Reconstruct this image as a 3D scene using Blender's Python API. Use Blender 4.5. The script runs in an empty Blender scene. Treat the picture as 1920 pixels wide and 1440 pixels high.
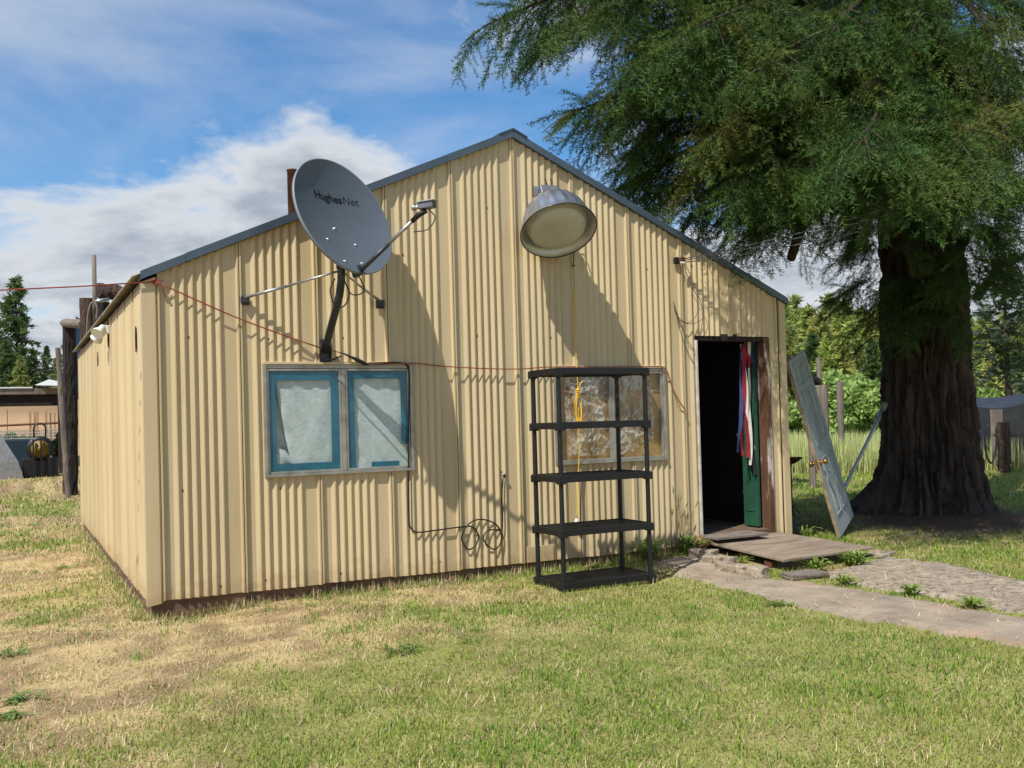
import bpy, math, random
import numpy as np
from mathutils import Vector, Matrix

random.seed(7)
rng = np.random.default_rng(7)
scene = bpy.context.scene
col = scene.collection
R = math.radians

# ------------------------------------------------------------------ camera
FPX, YAW, PITCH, ROLL = 1834.0, R(27.24), R(1.13), R(-1.60)
CAM = np.array([-0.896, -7.553, 1.346])
PPY = 30.7
cy_, sy_ = math.cos(YAW), math.sin(YAW)
CF = np.array([sy_ * math.cos(PITCH), cy_ * math.cos(PITCH), math.sin(PITCH)])
CR = np.array([cy_, -sy_, 0.0])
CU = np.cross(CR, CF)
c_, s_ = math.cos(ROLL), math.sin(ROLL)
CR, CU = c_ * CR + s_ * CU, -s_ * CR + c_ * CU
cd = bpy.data.cameras.new('camera')
cam = bpy.data.objects.new('camera', cd)
col.objects.link(cam)
cd.sensor_fit = 'HORIZONTAL'
cd.sensor_width = 36.0
cd.lens = 36.0 * FPX / 1920.0
cd.shift_y = PPY / 1920.0
cd.clip_start = 0.05
cd.clip_end = 2000
M3 = Matrix((CR, CU, -CF)).transposed()
cam.matrix_world = Matrix.Translation(Vector(CAM)) @ M3.to_4x4()
scene.camera = cam

# survey helpers: a sight line of the photograph met with a real plane of the place
def sight(u, v):
    return CF + CR * (u - 960) / FPX - CU * (v - 720 - PPY) / FPX
def on_wall(u, v, y=0.0):
    d = sight(u, v); return CAM + d * (y - CAM[1]) / d[1]
def on_ground(u, v, z=0.0):
    d = sight(u, v); return CAM + d * (z - CAM[2]) / d[2]
def on_side(u, v, x=0.0):
    d = sight(u, v); return CAM + d * (x - CAM[0]) / d[0]
def at_range(u, v, D):
    return CAM + D * sight(u, v)

# ------------------------------------------------------------------ sky and sun
SUN = np.array([-1.8, -1.0, 2.85]); SUN /= np.linalg.norm(SUN)
world = bpy.data.worlds.new('World')
scene.world = world
world.use_nodes = True
nt = world.node_tree
for n in list(nt.nodes):
    nt.nodes.remove(n)
def wn(t, **kw):
    n = nt.nodes.new(t)
    for k, v in kw.items():
        setattr(n, k, v)
    return n
def wmath(op, a, b=None, clamp=False):
    n = wn('ShaderNodeMath', operation=op, use_clamp=clamp)
    for i, x in enumerate((a, b)):
        if x is None: continue
        if isinstance(x, (int, float)): n.inputs[i].default_value = x
        else: nt.links.new(x, n.inputs[i])
    return n.outputs[0]
sky = wn('ShaderNodeTexSky', sky_type='NISHITA')
sky.sun_disc = False
sky.sun_elevation = math.asin(SUN[2])
sky.sun_rotation = math.atan2(SUN[0], SUN[1])
sky.air_density = 1.0
sky.dust_density = 0.4
sky.ozone_density = 2.5
hs = wn('ShaderNodeHueSaturation')
hs.inputs['Saturation'].default_value = 1.34
nt.links.new(sky.outputs[0], hs.inputs['Color'])
bg1 = wn('ShaderNodeBackground')
bg1.inputs['Strength'].default_value = 0.13
nt.links.new(hs.outputs[0], bg1.inputs['Color'])
tc = wn('ShaderNodeTexCoord')
sep = wn('ShaderNodeSeparateXYZ')
nt.links.new(tc.outputs['Generated'], sep.inputs[0])
zc = wmath('ADD', wmath('MAXIMUM', sep.outputs['Z'], 0.0), 0.22)
comb = wn('ShaderNodeCombineXYZ')
nt.links.new(wmath('DIVIDE', sep.outputs['X'], zc), comb.inputs[0])
nt.links.new(wmath('DIVIDE', sep.outputs['Y'], zc), comb.inputs[1])
def wnoise(scale, detail, rough, off, dist=0.0):
    mp = wn('ShaderNodeMapping'); mp.inputs['Location'].default_value = off
    nt.links.new(comb.outputs[0], mp.inputs['Vector'])
    n = wn('ShaderNodeTexNoise')
    n.inputs['Scale'].default_value = scale
    n.inputs['Detail'].default_value = detail
    n.inputs['Roughness'].default_value = rough
    n.inputs['Distortion'].default_value = dist
    nt.links.new(mp.outputs[0], n.inputs['Vector'])
    return n.outputs['Fac']
def wramp(x, lo, hi, a=0.0, b=1.0):
    m = wn('ShaderNodeMapRange', interpolation_type='SMOOTHSTEP')
    m.inputs['From Min'].default_value = lo; m.inputs['From Max'].default_value = hi
    m.inputs['To Min'].default_value = a; m.inputs['To Max'].default_value = b
    nt.links.new(x, m.inputs['Value'])
    return m.outputs[0]
big = wnoise(1.5, 10, 0.58, (3.4, 0.9, 0.4), 0.2)
lowband = wramp(sep.outputs['Z'], 0.14, 0.40, 0.15, -0.055)      # more cloud stacked up towards the horizon
cum = wramp(wmath('ADD', big, lowband), 0.50, 0.63)
veil = wramp(wnoise(0.8, 6, 0.6, (7.3, 2.2, 5.0), 0.8), 0.36, 0.74, 0.0, 0.66)
mask = wmath('MAXIMUM', cum, veil)
shade = wramp(wnoise(1.9, 7, 0.55, (1.2, 9.5, 3.3)), 0.36, 0.62)
thick = wmath('MULTIPLY', shade, wramp(wmath('ADD', big, lowband), 0.58, 0.76))
cc = wn('ShaderNodeMix', data_type='RGBA')
cc.inputs['A'].default_value = (0.86, 0.90, 0.95, 1)
cc.inputs['B'].default_value = (0.42, 0.49, 0.60, 1)
nt.links.new(thick, cc.inputs['Factor'])
bg2 = wn('ShaderNodeBackground')
bg2.inputs['Strength'].default_value = 0.72
nt.links.new(cc.outputs['Result'], bg2.inputs['Color'])
mixs = wn('ShaderNodeMixShader')
nt.links.new(mask, mixs.inputs[0])
nt.links.new(bg1.outputs[0], mixs.inputs[1])
nt.links.new(bg2.outputs[0], mixs.inputs[2])
wo = wn('ShaderNodeOutputWorld')
nt.links.new(mixs.outputs[0], wo.inputs[0])

sl = bpy.data.lights.new('sun', 'SUN')
sl.energy = 5.0
sl.angle = R(0.53)
sl.color = (1.0, 0.965, 0.91)
sun = bpy.data.objects.new('sun', sl)
col.objects.link(sun)
sun.rotation_euler = Vector(SUN).to_track_quat('Z', 'Y').to_euler()
vs = scene.view_settings
vs.view_transform = 'Standard'
vs.look = 'None'
vs.exposure = 0.22
vs.gamma = 1.0
vs.use_curve_mapping = False
scene.render.engine = 'CYCLES'

# ------------------------------------------------------------------ materials
def srgb(r, g, b):
    f = lambda c: ((c / 255.0 + 0.055) / 1.055) ** 2.4 if c > 10 else c / 255.0 / 12.92
    return (f(r), f(g), f(b))
def mat(name, c1, c2=None, scale=8.0, detail=6, rough=0.6, metal=0.0, bump=0.0, bscale=None, bdist=.02, stretch=(1, 1, 1),
        lo=0.35, hi=0.7, attr=None, trans=0.0, spec=0.5, c3=None, s3=1.0, lo3=.55, hi3=.7):
    m = bpy.data.materials.new(name); m.use_nodes = True
    t = m.node_tree; N = t.nodes; L = t.links
    b = N['Principled BSDF']; out = N['Material Output']
    b.inputs['Roughness'].default_value = rough
    b.inputs['Metallic'].default_value = metal
    b.inputs['Specular IOR Level'].default_value = spec
    b.inputs['Base Color'].default_value = (*c1, 1)
    tco = N.new('ShaderNodeTexCoord'); mp = N.new('ShaderNodeMapping')
    mp.inputs['Scale'].default_value = stretch
    L.new(tco.outputs['Object'], mp.inputs[0])
    csock = None
    if attr:
        a = N.new('ShaderNodeAttribute'); a.attribute_name = attr
        csock = a.outputs['Color']
    def nz(s, d=detail):
        n = N.new('ShaderNodeTexNoise'); n.inputs['Scale'].default_value = s; n.inputs['Detail'].default_value = d
        n.inputs['Roughness'].default_value = 0.6
        L.new(mp.outputs[0], n.inputs['Vector']); return n.outputs['Fac']
    def mix(A, B, fac, l, h):
        r = N.new('ShaderNodeMapRange'); r.inputs['From Min'].default_value = l; r.inputs['From Max'].default_value = h
        L.new(fac, r.inputs['Value'])
        x = N.new('ShaderNodeMix'); x.data_type = 'RGBA'
        L.new(r.outputs[0], x.inputs['Factor'])
        for k, v in (('A', A), ('B', B)):
            if isinstance(v, tuple): x.inputs[k].default_value = (*v, 1)
            else: L.new(v, x.inputs[k])
        return x.outputs['Result']
    if c2 is not None:
        csock = mix(csock if csock else c1, c2, nz(scale), lo, hi)
    if c3 is not None:
        csock = mix(csock if csock else c1, c3, nz(s3, 8), lo3, hi3)
    if csock: L.new(csock, b.inputs['Base Color'])
    if bump:
        bp = N.new('ShaderNodeBump'); bp.inputs['Strength'].default_value = bump; bp.inputs['Distance'].default_value = bdist
        L.new(nz(bscale or scale), bp.inputs['Height']); L.new(bp.outputs[0], b.inputs['Normal'])
    if trans:
        tr = N.new('ShaderNodeBsdfTranslucent'); ms = N.new('ShaderNodeMixShader'); ms.inputs[0].default_value = trans
        if csock: L.new(csock, tr.inputs[0])
        else: tr.inputs[0].default_value = (*c1, 1)
        L.new(b.outputs[0], ms.inputs[1]); L.new(tr.outputs[0], ms.inputs[2]); L.new(ms.outputs[0], out.inputs[0])
    return m
M = {}
def siding_mat():
    m = mat('tan_painted_metal', srgb(197, 178, 138), srgb(185, 166, 126), 1.1, 6, 0.42, stretch=(2.2, 2.2, .35), c3=srgb(168, 138, 96), s3=5, lo3=.64, hi3=.86, bump=.16, bscale=3.6)
    t = m.node_tree; N = t.nodes; L = t.links; b = N['Principled BSDF']
    src = b.inputs['Base Color'].links[0].from_socket
    tco = N.new('ShaderNodeTexCoord'); sp = N.new('ShaderNodeSeparateXYZ'); L.new(tco.outputs['Object'], sp.inputs[0])
    n = N.new('ShaderNodeTexNoise'); n.inputs['Scale'].default_value = 9; n.inputs['Detail'].default_value = 8; n.inputs['Roughness'].default_value = .7
    L.new(tco.outputs['Object'], n.inputs['Vector'])
    hgt = N.new('ShaderNodeMapRange'); hgt.inputs['From Min'].default_value = .08; hgt.inputs['From Max'].default_value = .48; hgt.inputs['To Min'].default_value = .30; hgt.inputs['To Max'].default_value = -.28
    L.new(sp.outputs['Z'], hgt.inputs['Value'])
    ad = N.new('ShaderNodeMath'); ad.operation = 'ADD'; L.new(n.outputs['Fac'], ad.inputs[0]); L.new(hgt.outputs[0], ad.inputs[1])
    mr = N.new('ShaderNodeMapRange'); mr.inputs['From Min'].default_value = .55; mr.inputs['From Max'].default_value = .95; mr.inputs['To Max'].default_value = .7
    L.new(ad.outputs[0], mr.inputs['Value'])
    mx = N.new('ShaderNodeMix'); mx.data_type = 'RGBA'; mx.inputs['B'].default_value = (*srgb(150, 118, 82), 1)
    L.new(mr.outputs[0], mx.inputs['Factor']); L.new(src, mx.inputs['A'])
    # faint run marks and faded patches, and a slightly different fade from sheet to sheet
    mp = N.new('ShaderNodeMapping'); mp.inputs['Scale'].default_value = (26, 26, .7); L.new(tco.outputs['Object'], mp.inputs[0])
    n2 = N.new('ShaderNodeTexNoise'); n2.inputs['Scale'].default_value = 1; n2.inputs['Detail'].default_value = 5; L.new(mp.outputs[0], n2.inputs['Vector'])
    r2 = N.new('ShaderNodeMapRange'); r2.inputs['From Min'].default_value = .58; r2.inputs['From Max'].default_value = .8; r2.inputs['To Max'].default_value = .30; L.new(n2.outputs['Fac'], r2.inputs['Value'])
    m2 = N.new('ShaderNodeMix'); m2.data_type = 'RGBA'; m2.inputs['B'].default_value = (*srgb(140, 116, 84), 1); L.new(r2.outputs[0], m2.inputs['Factor']); L.new(mx.outputs['Result'], m2.inputs['A'])
    oi = N.new('ShaderNodeObjectInfo'); hsv = N.new('ShaderNodeHueSaturation')
    rv = N.new('ShaderNodeMapRange'); rv.inputs['To Min'].default_value = .94; rv.inputs['To Max'].default_value = 1.05; L.new(oi.outputs['Random'], rv.inputs['Value']); L.new(rv.outputs[0], hsv.inputs['Value'])
    L.new(m2.outputs['Result'], hsv.inputs['Color']); L.new(hsv.outputs[0], b.inputs['Base Color'])
    return m
M['siding'] = siding_mat()
M['siding_side'] = M['siding']
M['trimdark'] = mat('slate_trim_metal', srgb(84, 98, 108), srgb(74, 86, 96), 3, 4, 0.38, 0.35)
M['roofmetal'] = mat('roof_metal', srgb(168, 160, 140), srgb(130, 122, 105), 5, 6, 0.5, .2)
M['skirt'] = mat('weathered_board', srgb(120, 92, 66), srgb(78, 60, 45), 6, 8, .85, bump=.5, bscale=30, stretch=(.4, 1, 3))
M['alu'] = mat('aluminium_frame', srgb(172, 168, 156), srgb(138, 134, 124), 9, 6, .45, .55)
M['tape'] = mat('blue_tape', srgb(10, 106, 130), srgb(6, 90, 112), 12, 4, .6)
M['blanket'] = mat('white_batting', srgb(198, 206, 202), srgb(170, 180, 176), 30, 8, .95, bump=.35, bscale=60, bdist=.008, stretch=(1, 1, 2.4))
M['board'] = mat('brown_board', srgb(190, 150, 92), srgb(160, 120, 68), 4, 6, .8)
M['darkvoid'] = mat('near_black', srgb(22, 17, 13), None, rough=1)
M['interior'] = mat('dark_interior', srgb(48, 38, 30), srgb(30, 24, 19), 5, 6, .95)  # near-black colour in place of the shade indoors
M['floor'] = mat('floor_board', srgb(110, 90, 70), srgb(70, 58, 46), 5, 8, .9, bump=.4)
M['green'] = mat('green_door_paint', srgb(36, 84, 60), srgb(28, 68, 48), 5, 6, .6, bump=.15)
M['jambwood'] = mat('peeling_jamb', srgb(104, 70, 46), srgb(70, 46, 32), 9, 8, .85, stretch=(2, 2, .35), c3=srgb(190, 180, 165), s3=5, lo3=.53, hi3=.62, bump=.5)
M['whitewood'] = mat('white_wood', srgb(205, 200, 190), srgb(160, 150, 136), 9, 6, .7)
M['dish'] = mat('grey_dish_paint', srgb(92, 101, 108), srgb(86, 95, 102), 3, 3, .42)
M['dishrim'] = mat('grey_dish_rim', srgb(118, 126, 130), None, rough=.5)
M['darkgrey'] = mat('dark_grey_metal', srgb(62, 66, 70), srgb(50, 53, 56), 8, 4, .45, .4)
M['galv'] = mat('galvanised', srgb(176, 178, 176), srgb(140, 143, 143), 10, 6, .38, .75)
M['chrome'] = mat('steel_bolt', srgb(205, 205, 205), None, rough=.25, metal=.9)
M['black'] = mat('black_print', srgb(14, 15, 17), None, rough=.5)
M['blackplastic'] = mat('black_plastic', srgb(13, 13, 14), srgb(24, 24, 24), 9, 6, .5, bump=.08, bscale=60)
M['cable'] = mat('black_cable', srgb(18, 18, 18), None, rough=.5)
M['spun'] = mat('spun_aluminium', srgb(188, 192, 198), srgb(160, 165, 172), 4, 4, .3, .85)
M['lens'] = mat('frosted_lens', srgb(190, 189, 180), srgb(166, 164, 152), 4, 6, .35, spec=.6)
M['ballast'] = mat('grey_ballast', srgb(120, 122, 126), srgb(95, 97, 100), 8, 6, .5, .5)
M['redwire'] = mat('red_wire', srgb(150, 70, 48), srgb(110, 52, 38), 20, 4, .6)
M['wire'] = mat('line_wire', srgb(70, 68, 68), None, rough=.5)
M['yellow'] = mat('yellow_cord', srgb(224, 180, 46), None, rough=.5)
M['orange'] = mat('orange_cord', srgb(150, 80, 40), None, rough=.6)
M['whiteplastic'] = mat('white_plastic', srgb(226, 226, 220), None, rough=.4)
M['brass'] = mat('brass', srgb(170, 130, 60), None, rough=.3, metal=.9)
M['olddoor'] = mat('grey_green_door', srgb(156, 164, 158), srgb(128, 140, 136), 5, 8, .7, stretch=(3, 3, .5), c3=srgb(200, 205, 202), s3=5, lo3=.6, hi3=.7)
M['dooredge'] = mat('raw_door_edge', srgb(160, 140, 110), srgb(120, 100, 78), 8, 6, .85)
M['ply'] = mat('weathered_ply', srgb(150, 134, 114), srgb(112, 97, 80), 5, 10, .9, bump=.5, bscale=26, stretch=(.6, 3, 1), c3=srgb(96, 78, 60), s3=3, lo3=.58, hi3=.72)
M['concrete'] = mat('old_concrete', srgb(170, 155, 134), srgb(124, 110, 92), 11, 12, .95, bump=.9, bscale=34, c3=srgb(100, 86, 68), s3=26, lo3=.52, hi3=.64)
M['asphalt'] = mat('grey_path', srgb(162, 147, 126), srgb(122, 109, 92), 3.4, 12, .95, bump=.6, bscale=45, c3=srgb(160, 130, 106), s3=1.6, lo3=.52, hi3=.7)
M['rust'] = mat('rusty_steel', srgb(104, 62, 44), srgb(70, 42, 32), 7, 8, .85, bump=.3)
M['bark'] = mat('fir_bark', srgb(84, 70, 58), srgb(34, 28, 24), 7, 10, .95, bump=1.0, bscale=11, bdist=.06, stretch=(1.6, 1.6, .35), c3=srgb(120, 86, 58), s3=4, lo3=.62, hi3=.76)
M['limb'] = mat('limb_bark', srgb(72, 58, 46), srgb(46, 38, 31), 12, 6, .95)
M['log'] = mat('log_bark', srgb(92, 70, 56), srgb(40, 31, 26), 9, 10, .95, bump=1, bscale=14, bdist=.06, stretch=(2, 2, .3))
M['logdark'] = mat('dark_log', srgb(46, 37, 32), srgb(24, 19, 17), 9, 10, .95, bump=1, bscale=14, bdist=.06, stretch=(2, 2, .3))
M['greywood'] = mat('grey_wood', srgb(128, 116, 104), srgb(92, 82, 74), 6, 8, .9, bump=.4, stretch=(2, 2, .3))
M['needles'] = mat('fir_needles', (.05, .1, .03), None, attr='col', rough=.6, trans=.2, spec=.25)
M['leaf'] = mat('leaf_green', (.1, .2, .04), None, attr='col', rough=.5, trans=.4, spec=.35)
M['grass'] = mat('grass_blade', (.12, .2, .04), None, attr='col', rough=.6, trans=.3, spec=.25)
M['silver'] = mat('silver_tarp', srgb(176, 180, 186), srgb(140, 146, 154), 5, 5, .32, .5, bump=.5, bscale=9)
M['tarpdark'] = mat('dark_tarp', srgb(42, 46, 52), srgb(28, 31, 36), 4, 6, .5, bump=.5, bscale=6)
M['greytarp'] = mat('grey_canvas', srgb(96, 94, 88), srgb(66, 64, 60), 4, 6, .8, bump=.5, bscale=9)
M['bluetarp'] = mat('blue_tarp', srgb(30, 62, 92), srgb(20, 46, 72), 4, 4, .6)
M['teal'] = mat('dark_teal_bin', srgb(28, 50, 60), None, rough=.5)
M['reelyellow'] = mat('yellow_reel', srgb(140, 112, 28), srgb(100, 80, 22), 6, 4, .5)
M['stake'] = mat('new_wood_stake', srgb(180, 146, 110), srgb(150, 116, 84), 6, 6, .8)
M['flagred'] = mat('red_cloth', srgb(150, 32, 46), srgb(120, 22, 36), 9, 4, .85)
M['flagwhite'] = mat('white_cloth', srgb(222, 214, 202), srgb(196, 188, 176), 9, 4, .85)
M['flagblue'] = mat('blue_cloth', srgb(58, 70, 122), srgb(40, 50, 96), 9, 4, .85)
M['weedcap'] = mat('olive_cap', srgb(120, 122, 84), None, rough=.7)
M['terrain'] = None

def glass_mat():
    m = bpy.data.materials.new('window_glass'); m.use_nodes = True
    t = m.node_tree; N = t.nodes; L = t.links
    N.remove(N['Principled BSDF'])
    tr = N.new('ShaderNodeBsdfTransparent'); tr.inputs[0].default_value = (.97, .985, .98, 1)
    gl = N.new('ShaderNodeBsdfGlossy'); gl.inputs['Roughness'].default_value = .04
    lw = N.new('ShaderNodeLayerWeight'); pw = N.new('ShaderNodeMath'); pw.operation = 'POWER'; pw.inputs[1].default_value = 4.0
    L.new(lw.outputs['Facing'], pw.inputs[0]); fr = N.new('ShaderNodeMapRange'); fr.inputs['To Min'].default_value = .025; fr.inputs['To Max'].default_value = .45
    L.new(pw.outputs[0], fr.inputs['Value'])
    mx = N.new('ShaderNodeMixShader')
    L.new(fr.outputs[0], mx.inputs[0]); L.new(tr.outputs[0], mx.inputs[1]); L.new(gl.outputs[0], mx.inputs[2])
    L.new(mx.outputs[0], N['Material Output'].inputs[0])
    return m
M['glass'] = glass_mat()
def film_mat():                                    # crumpled clear plastic: milky where it creases
    m = bpy.data.materials.new('crumpled_plastic'); m.use_nodes = True
    t = m.node_tree; N = t.nodes; L = t.links
    b = N['Principled BSDF']
    b.inputs['Base Color'].default_value = (.70, .64, .54, 1); b.inputs['Roughness'].default_value = .22
    tr = N.new('ShaderNodeBsdfTransparent'); tr.inputs[0].default_value = (.93, .92, .9, 1)
    a = N.new('ShaderNodeAttribute'); a.attribute_name = 'col'
    mx = N.new('ShaderNodeMixShader')
    L.new(a.outputs['Fac'], mx.inputs[0]); L.new(tr.outputs[0], mx.inputs[1]); L.new(b.outputs[0], mx.inputs[2])
    L.new(mx.outputs[0], N['Material Output'].inputs[0])
    return m
M['film'] = film_mat()

# ------------------------------------------------------------------ mesh helpers
class MB:
    def __init__(s): s.v = []; s.f = []
    def add(s, vs, fs):
        o = len(s.v); s.v += [tuple(map(float, p)) for p in vs]; s.f += [tuple(i + o for i in f) for f in fs]
    def box(s, a, b, ax=None, c=None):
        (x0, y0, z0), (x1, y1, z1) = a, b
        vs = [(x0, y0, z0), (x1, y0, z0), (x1, y1, z0), (x0, y1, z0), (x0, y0, z1), (x1, y0, z1), (x1, y1, z1), (x0, y1, z1)]
        if ax is not None:
            A = [np.array(k, float) for k in ax]; c = np.array(c, float)
            vs = [c + A[0] * p[0] + A[1] * p[1] + A[2] * p[2] for p in vs]
        s.add(vs, [(0, 3, 2, 1), (4, 5, 6, 7), (0, 1, 5, 4), (1, 2, 6, 5), (2, 3, 7, 6), (3, 0, 4, 7)])
    def tube(s, pts, rad, n=8, cap=True):
        pts = [np.array(p, float) for p in pts]
        if isinstance(rad, (int, float)): rad = [rad] * len(pts)
        rings = []; up = None
        for i, p in enumerate(pts):
            d = pts[min(i + 1, len(pts) - 1)] - pts[max(i - 1, 0)]
            d = d / (np.linalg.norm(d) + 1e-9)
            if up is None:
                up = np.cross(d, (0, 0, 1.0) if abs(d[2]) < .9 else (1.0, 0, 0))
            up = up - d * (up @ d); up /= np.linalg.norm(up) + 1e-9
            w = np.cross(d, up)
            rings.append([p + rad[i] * (math.cos(2 * math.pi * k / n) * up + math.sin(2 * math.pi * k / n) * w) for k in range(n)])
        vs = [q for r in rings for q in r]; fs = []
        for i in range(len(pts) - 1):
            for k in range(n):
                a = i * n + k; b = i * n + (k + 1) % n
                fs.append((a, b, b + n, a + n))
        if cap:
            fs.append(tuple(range(n - 1, -1, -1))); fs.append(tuple((len(pts) - 1) * n + k for k in range(n)))
        s.add(vs, fs)
    def lathe(s, prof, c, ax, n=32, rib=None):
        e1, e2, e3 = [np.array(a, float) for a in ax]; c = np.array(c, float)
        vs = []; fs = []
        for j, (r, h) in enumerate(prof):
            for k in range(n):
                a = 2 * math.pi * k / n
                rr = r + (rib(j, k) if rib else 0)
                vs.append(c + rr * (math.cos(a) * e1 + math.sin(a) * e2) + h * e3)
        for j in range(len(prof) - 1):
            for k in range(n):
                a = j * n + k; b = j * n + (k + 1) % n
                fs.append((a, b, b + n, a + n))
        s.add(vs, fs)
    def quadstrip(s, A, B):
        o = len(A); s.add(list(A) + list(B), [(i, i + 1, o + i + 1, o + i) for i in range(o - 1)])
    def prism(s, poly, z0, z1):
        n = len(poly)
        s.add([(p[0], p[1], z0) for p in poly] + [(p[0], p[1], z1) for p in poly],
              [tuple(range(n - 1, -1, -1)), tuple(range(n, 2 * n))] + [(i, (i + 1) % n, n + (i + 1) % n, n + i) for i in range(n)])
    def build(s, name, m, parent=None, smooth=False, bevel=0.0):
        me = bpy.data.meshes.new(name); me.from_pydata(s.v, [], s.f); me.update()
        if m is not None: me.materials.append(M[m] if isinstance(m, str) else m)
        if smooth: me.shade_smooth()
        o = bpy.data.objects.new(name, me); col.objects.link(o)
        if parent is not None: put_under(o, parent)
        if bevel:
            b = o.modifiers.new('b', 'BEVEL'); b.width = bevel; b.segments = 2; b.limit_method = 'ANGLE'
        if smooth:
            for p in me.polygons: p.use_smooth = True
        return o
def world_of(o):
    m = Matrix.LocRotScale(o.location, o.rotation_euler, o.scale)
    return world_of(o.parent) @ m if o.parent else m
def put_under(o, parent):                            # the mesh is built in world coordinates; keep it there
    o.parent = parent
    inv = world_of(parent).inverted()
    o.matrix_parent_inverse = Matrix.Identity(4)
    if inv != Matrix.Identity(4):
        o.data.transform(inv)
def tag(o, label=None, cat=None, group=None, kind=None):
    if label: o['label'] = label
    if cat: o['category'] = cat
    if group: o['group'] = group
    if kind: o['kind'] = kind
    return o
def thing(name, loc, label, cat, group=None):
    o = bpy.data.objects.new(name, None); col.objects.link(o); o.location = tuple(map(float, loc)); o.empty_display_size = .2
    return tag(o, label, cat, group)
def np_mesh(name, V, F, m, colr=None, parent=None, smooth=False):
    V = np.ascontiguousarray(V, np.float32); F = np.ascontiguousarray(F, np.int32); k = F.shape[1]
    me = bpy.data.meshes.new(name)
    me.vertices.add(len(V)); me.vertices.foreach_set('co', V.ravel())
    me.loops.add(F.size); me.loops.foreach_set('vertex_index', F.ravel())
    me.polygons.add(len(F)); me.polygons.foreach_set('loop_start', np.arange(0, F.size, k, dtype=np.int32))
    me.polygons.foreach_set('loop_total', np.full(len(F), k, np.int32))
    if smooth: me.polygons.foreach_set('use_smooth', np.ones(len(F), bool))
    me.update(calc_edges=True)
    if colr is not None:
        a = me.attributes.new('col', 'FLOAT_COLOR', 'POINT')
        cc4 = np.ones((len(V), 4), np.float32); cc4[:, :3] = colr
        a.data.foreach_set('color', cc4.ravel())
    me.materials.append(M[m] if isinstance(m, str) else m)
    o = bpy.data.objects.new(name, me); col.objects.link(o)
    if parent is not None: put_under(o, parent)
    return o
def copy_tree(o, parent=None):
    c = o.copy(); col.objects.link(c); c.parent = parent
    for ch in [k for k in bpy.data.objects if k.parent == o]:
        copy_tree(ch, c)
    return c
# value noise shared by the ground and what grows on it
_G = np.random.default_rng(3).random((512, 512))
def vnoise(x, y, s, off=0):
    x = np.asarray(x) * s + off * 17.3 + 100; y = np.asarray(y) * s + off * 31.7 + 100
    xi = np.floor(x).astype(int); yi = np.floor(y).astype(int); fx = x - xi; fy = y - yi
    fx = fx * fx * (3 - 2 * fx); fy = fy * fy * (3 - 2 * fy)
    g = lambda i, j: _G[i % 512, j % 512]
    return (g(xi, yi) * (1 - fx) + g(xi + 1, yi) * fx) * (1 - fy) + (g(xi, yi + 1) * (1 - fx) + g(xi + 1, yi + 1) * fx) * fy
def fbm(x, y, s, o=4, off=0):
    a = 0; w = 0
    for i in range(o):
        a = a + vnoise(x, y, s * 2 ** i, off + i) * .5 ** i; w += .5 ** i
    return a / w
def sstep(a, b, x):
    t = np.clip((np.asarray(x, float) - a) / (b - a), 0, 1); return t * t * (3 - 2 * t)

# ------------------------------------------------------------------ ground
def gz(x, y):
    x = np.asarray(x, float); y = np.asarray(y, float)
    rise = np.interp(y, [15, 22, 40, 90, 160], [0, .28, 1.63, 5.4, 6.5])
    leftish = 1 - sstep(3, 26, x - .1 * y)
    z = rise * leftish + (fbm(x, y, .9, 3, 5) - .5) * .05
    z = z + .05 * np.exp(-(((x - 5.2) / 1.6) ** 2 + ((y + .1) / .7) ** 2))       # a little higher by the doorway
    z = z + .12 * np.exp(-(((x - 9.1) / 1.5) ** 2 + ((y - .9) / 1.4) ** 2))      # needles heaped round the trunk
    z = z - .05 * np.exp(-(((x - .25) / .35) ** 2 + ((y + .05) / .3) ** 2))
    return z
def greenness(x, y):
    g = .17 + .50 * sstep(-1.2, 3.2, x + .32 * (-2.0 - y)) - .34 * np.exp(-((y + .55) / .75) ** 2) * sstep(-1.2, .2, x) * (1 - sstep(4.4, 5.2, x))
    g = g + 1.35 * (fbm(x, y, .6, 4, 1) - .5) + .95 * (fbm(x, y, 2.6, 3, 9) - .5)
    g = g + .35 * sstep(5.9, 7.0, x)
    g = g - .7 * np.exp(-(((x - 8.6) / 1.7) ** 2 + ((y + .1) / 1.2) ** 2))
    dry = sstep(9, 13, x) * (1 - sstep(20, 28, x)) * sstep(3.0, 6, y) * (1 - sstep(14, 20, y))
    g = g - .15 * dry
    g = np.where(y > 26, g - .5 * sstep(26, 34, y) * (1 - sstep(3, 20, x)), g)
    return np.clip(g, 0, 1)
def axis(lo, hi, flo, fhi, fine):
    a = list(np.arange(flo, fhi, fine)); st = fine; x = fhi
    while x < hi: a.append(x); st *= 1.16; x += st
    a.append(hi); st = fine; x = flo - fine; b = []
    while x > lo: b.append(x); st *= 1.16; x -= st
    b.append(lo)
    return np.array(b[::-1] + a)
gx = axis(-320, 420, -4.5, 8.0, .07); gy = axis(-60, 520, -5.6, 3.0, .07)
X, Y = np.meshgrid(gx, gy)
Z = gz(X, Y)
inside = (X > .05) & (X < 6.05) & (Y > .05) & (Y < 7.3)
Z = np.where(inside, Z - .05, Z)
nx, ny = len(gx), len(gy)
idx = np.arange(nx * ny).reshape(ny, nx)
F4 = np.stack([idx[:-1, :-1], idx[:-1, 1:], idx[1:, 1:], idx[1:, :-1]], -1).reshape(-1, 4)
GR = greenness(X, Y)
soil = np.array(srgb(140, 116, 86)); straw = np.array(srgb(186, 162, 116)); grn = np.array(srgb(124, 130, 66)); brown = np.array(srgb(84, 64, 48))
w1 = fbm(X, Y, 5.0, 4, 12)[..., None]
Cg = soil * (1 - sstep(.35, .65, w1)) + straw * sstep(.35, .65, w1)
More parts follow.
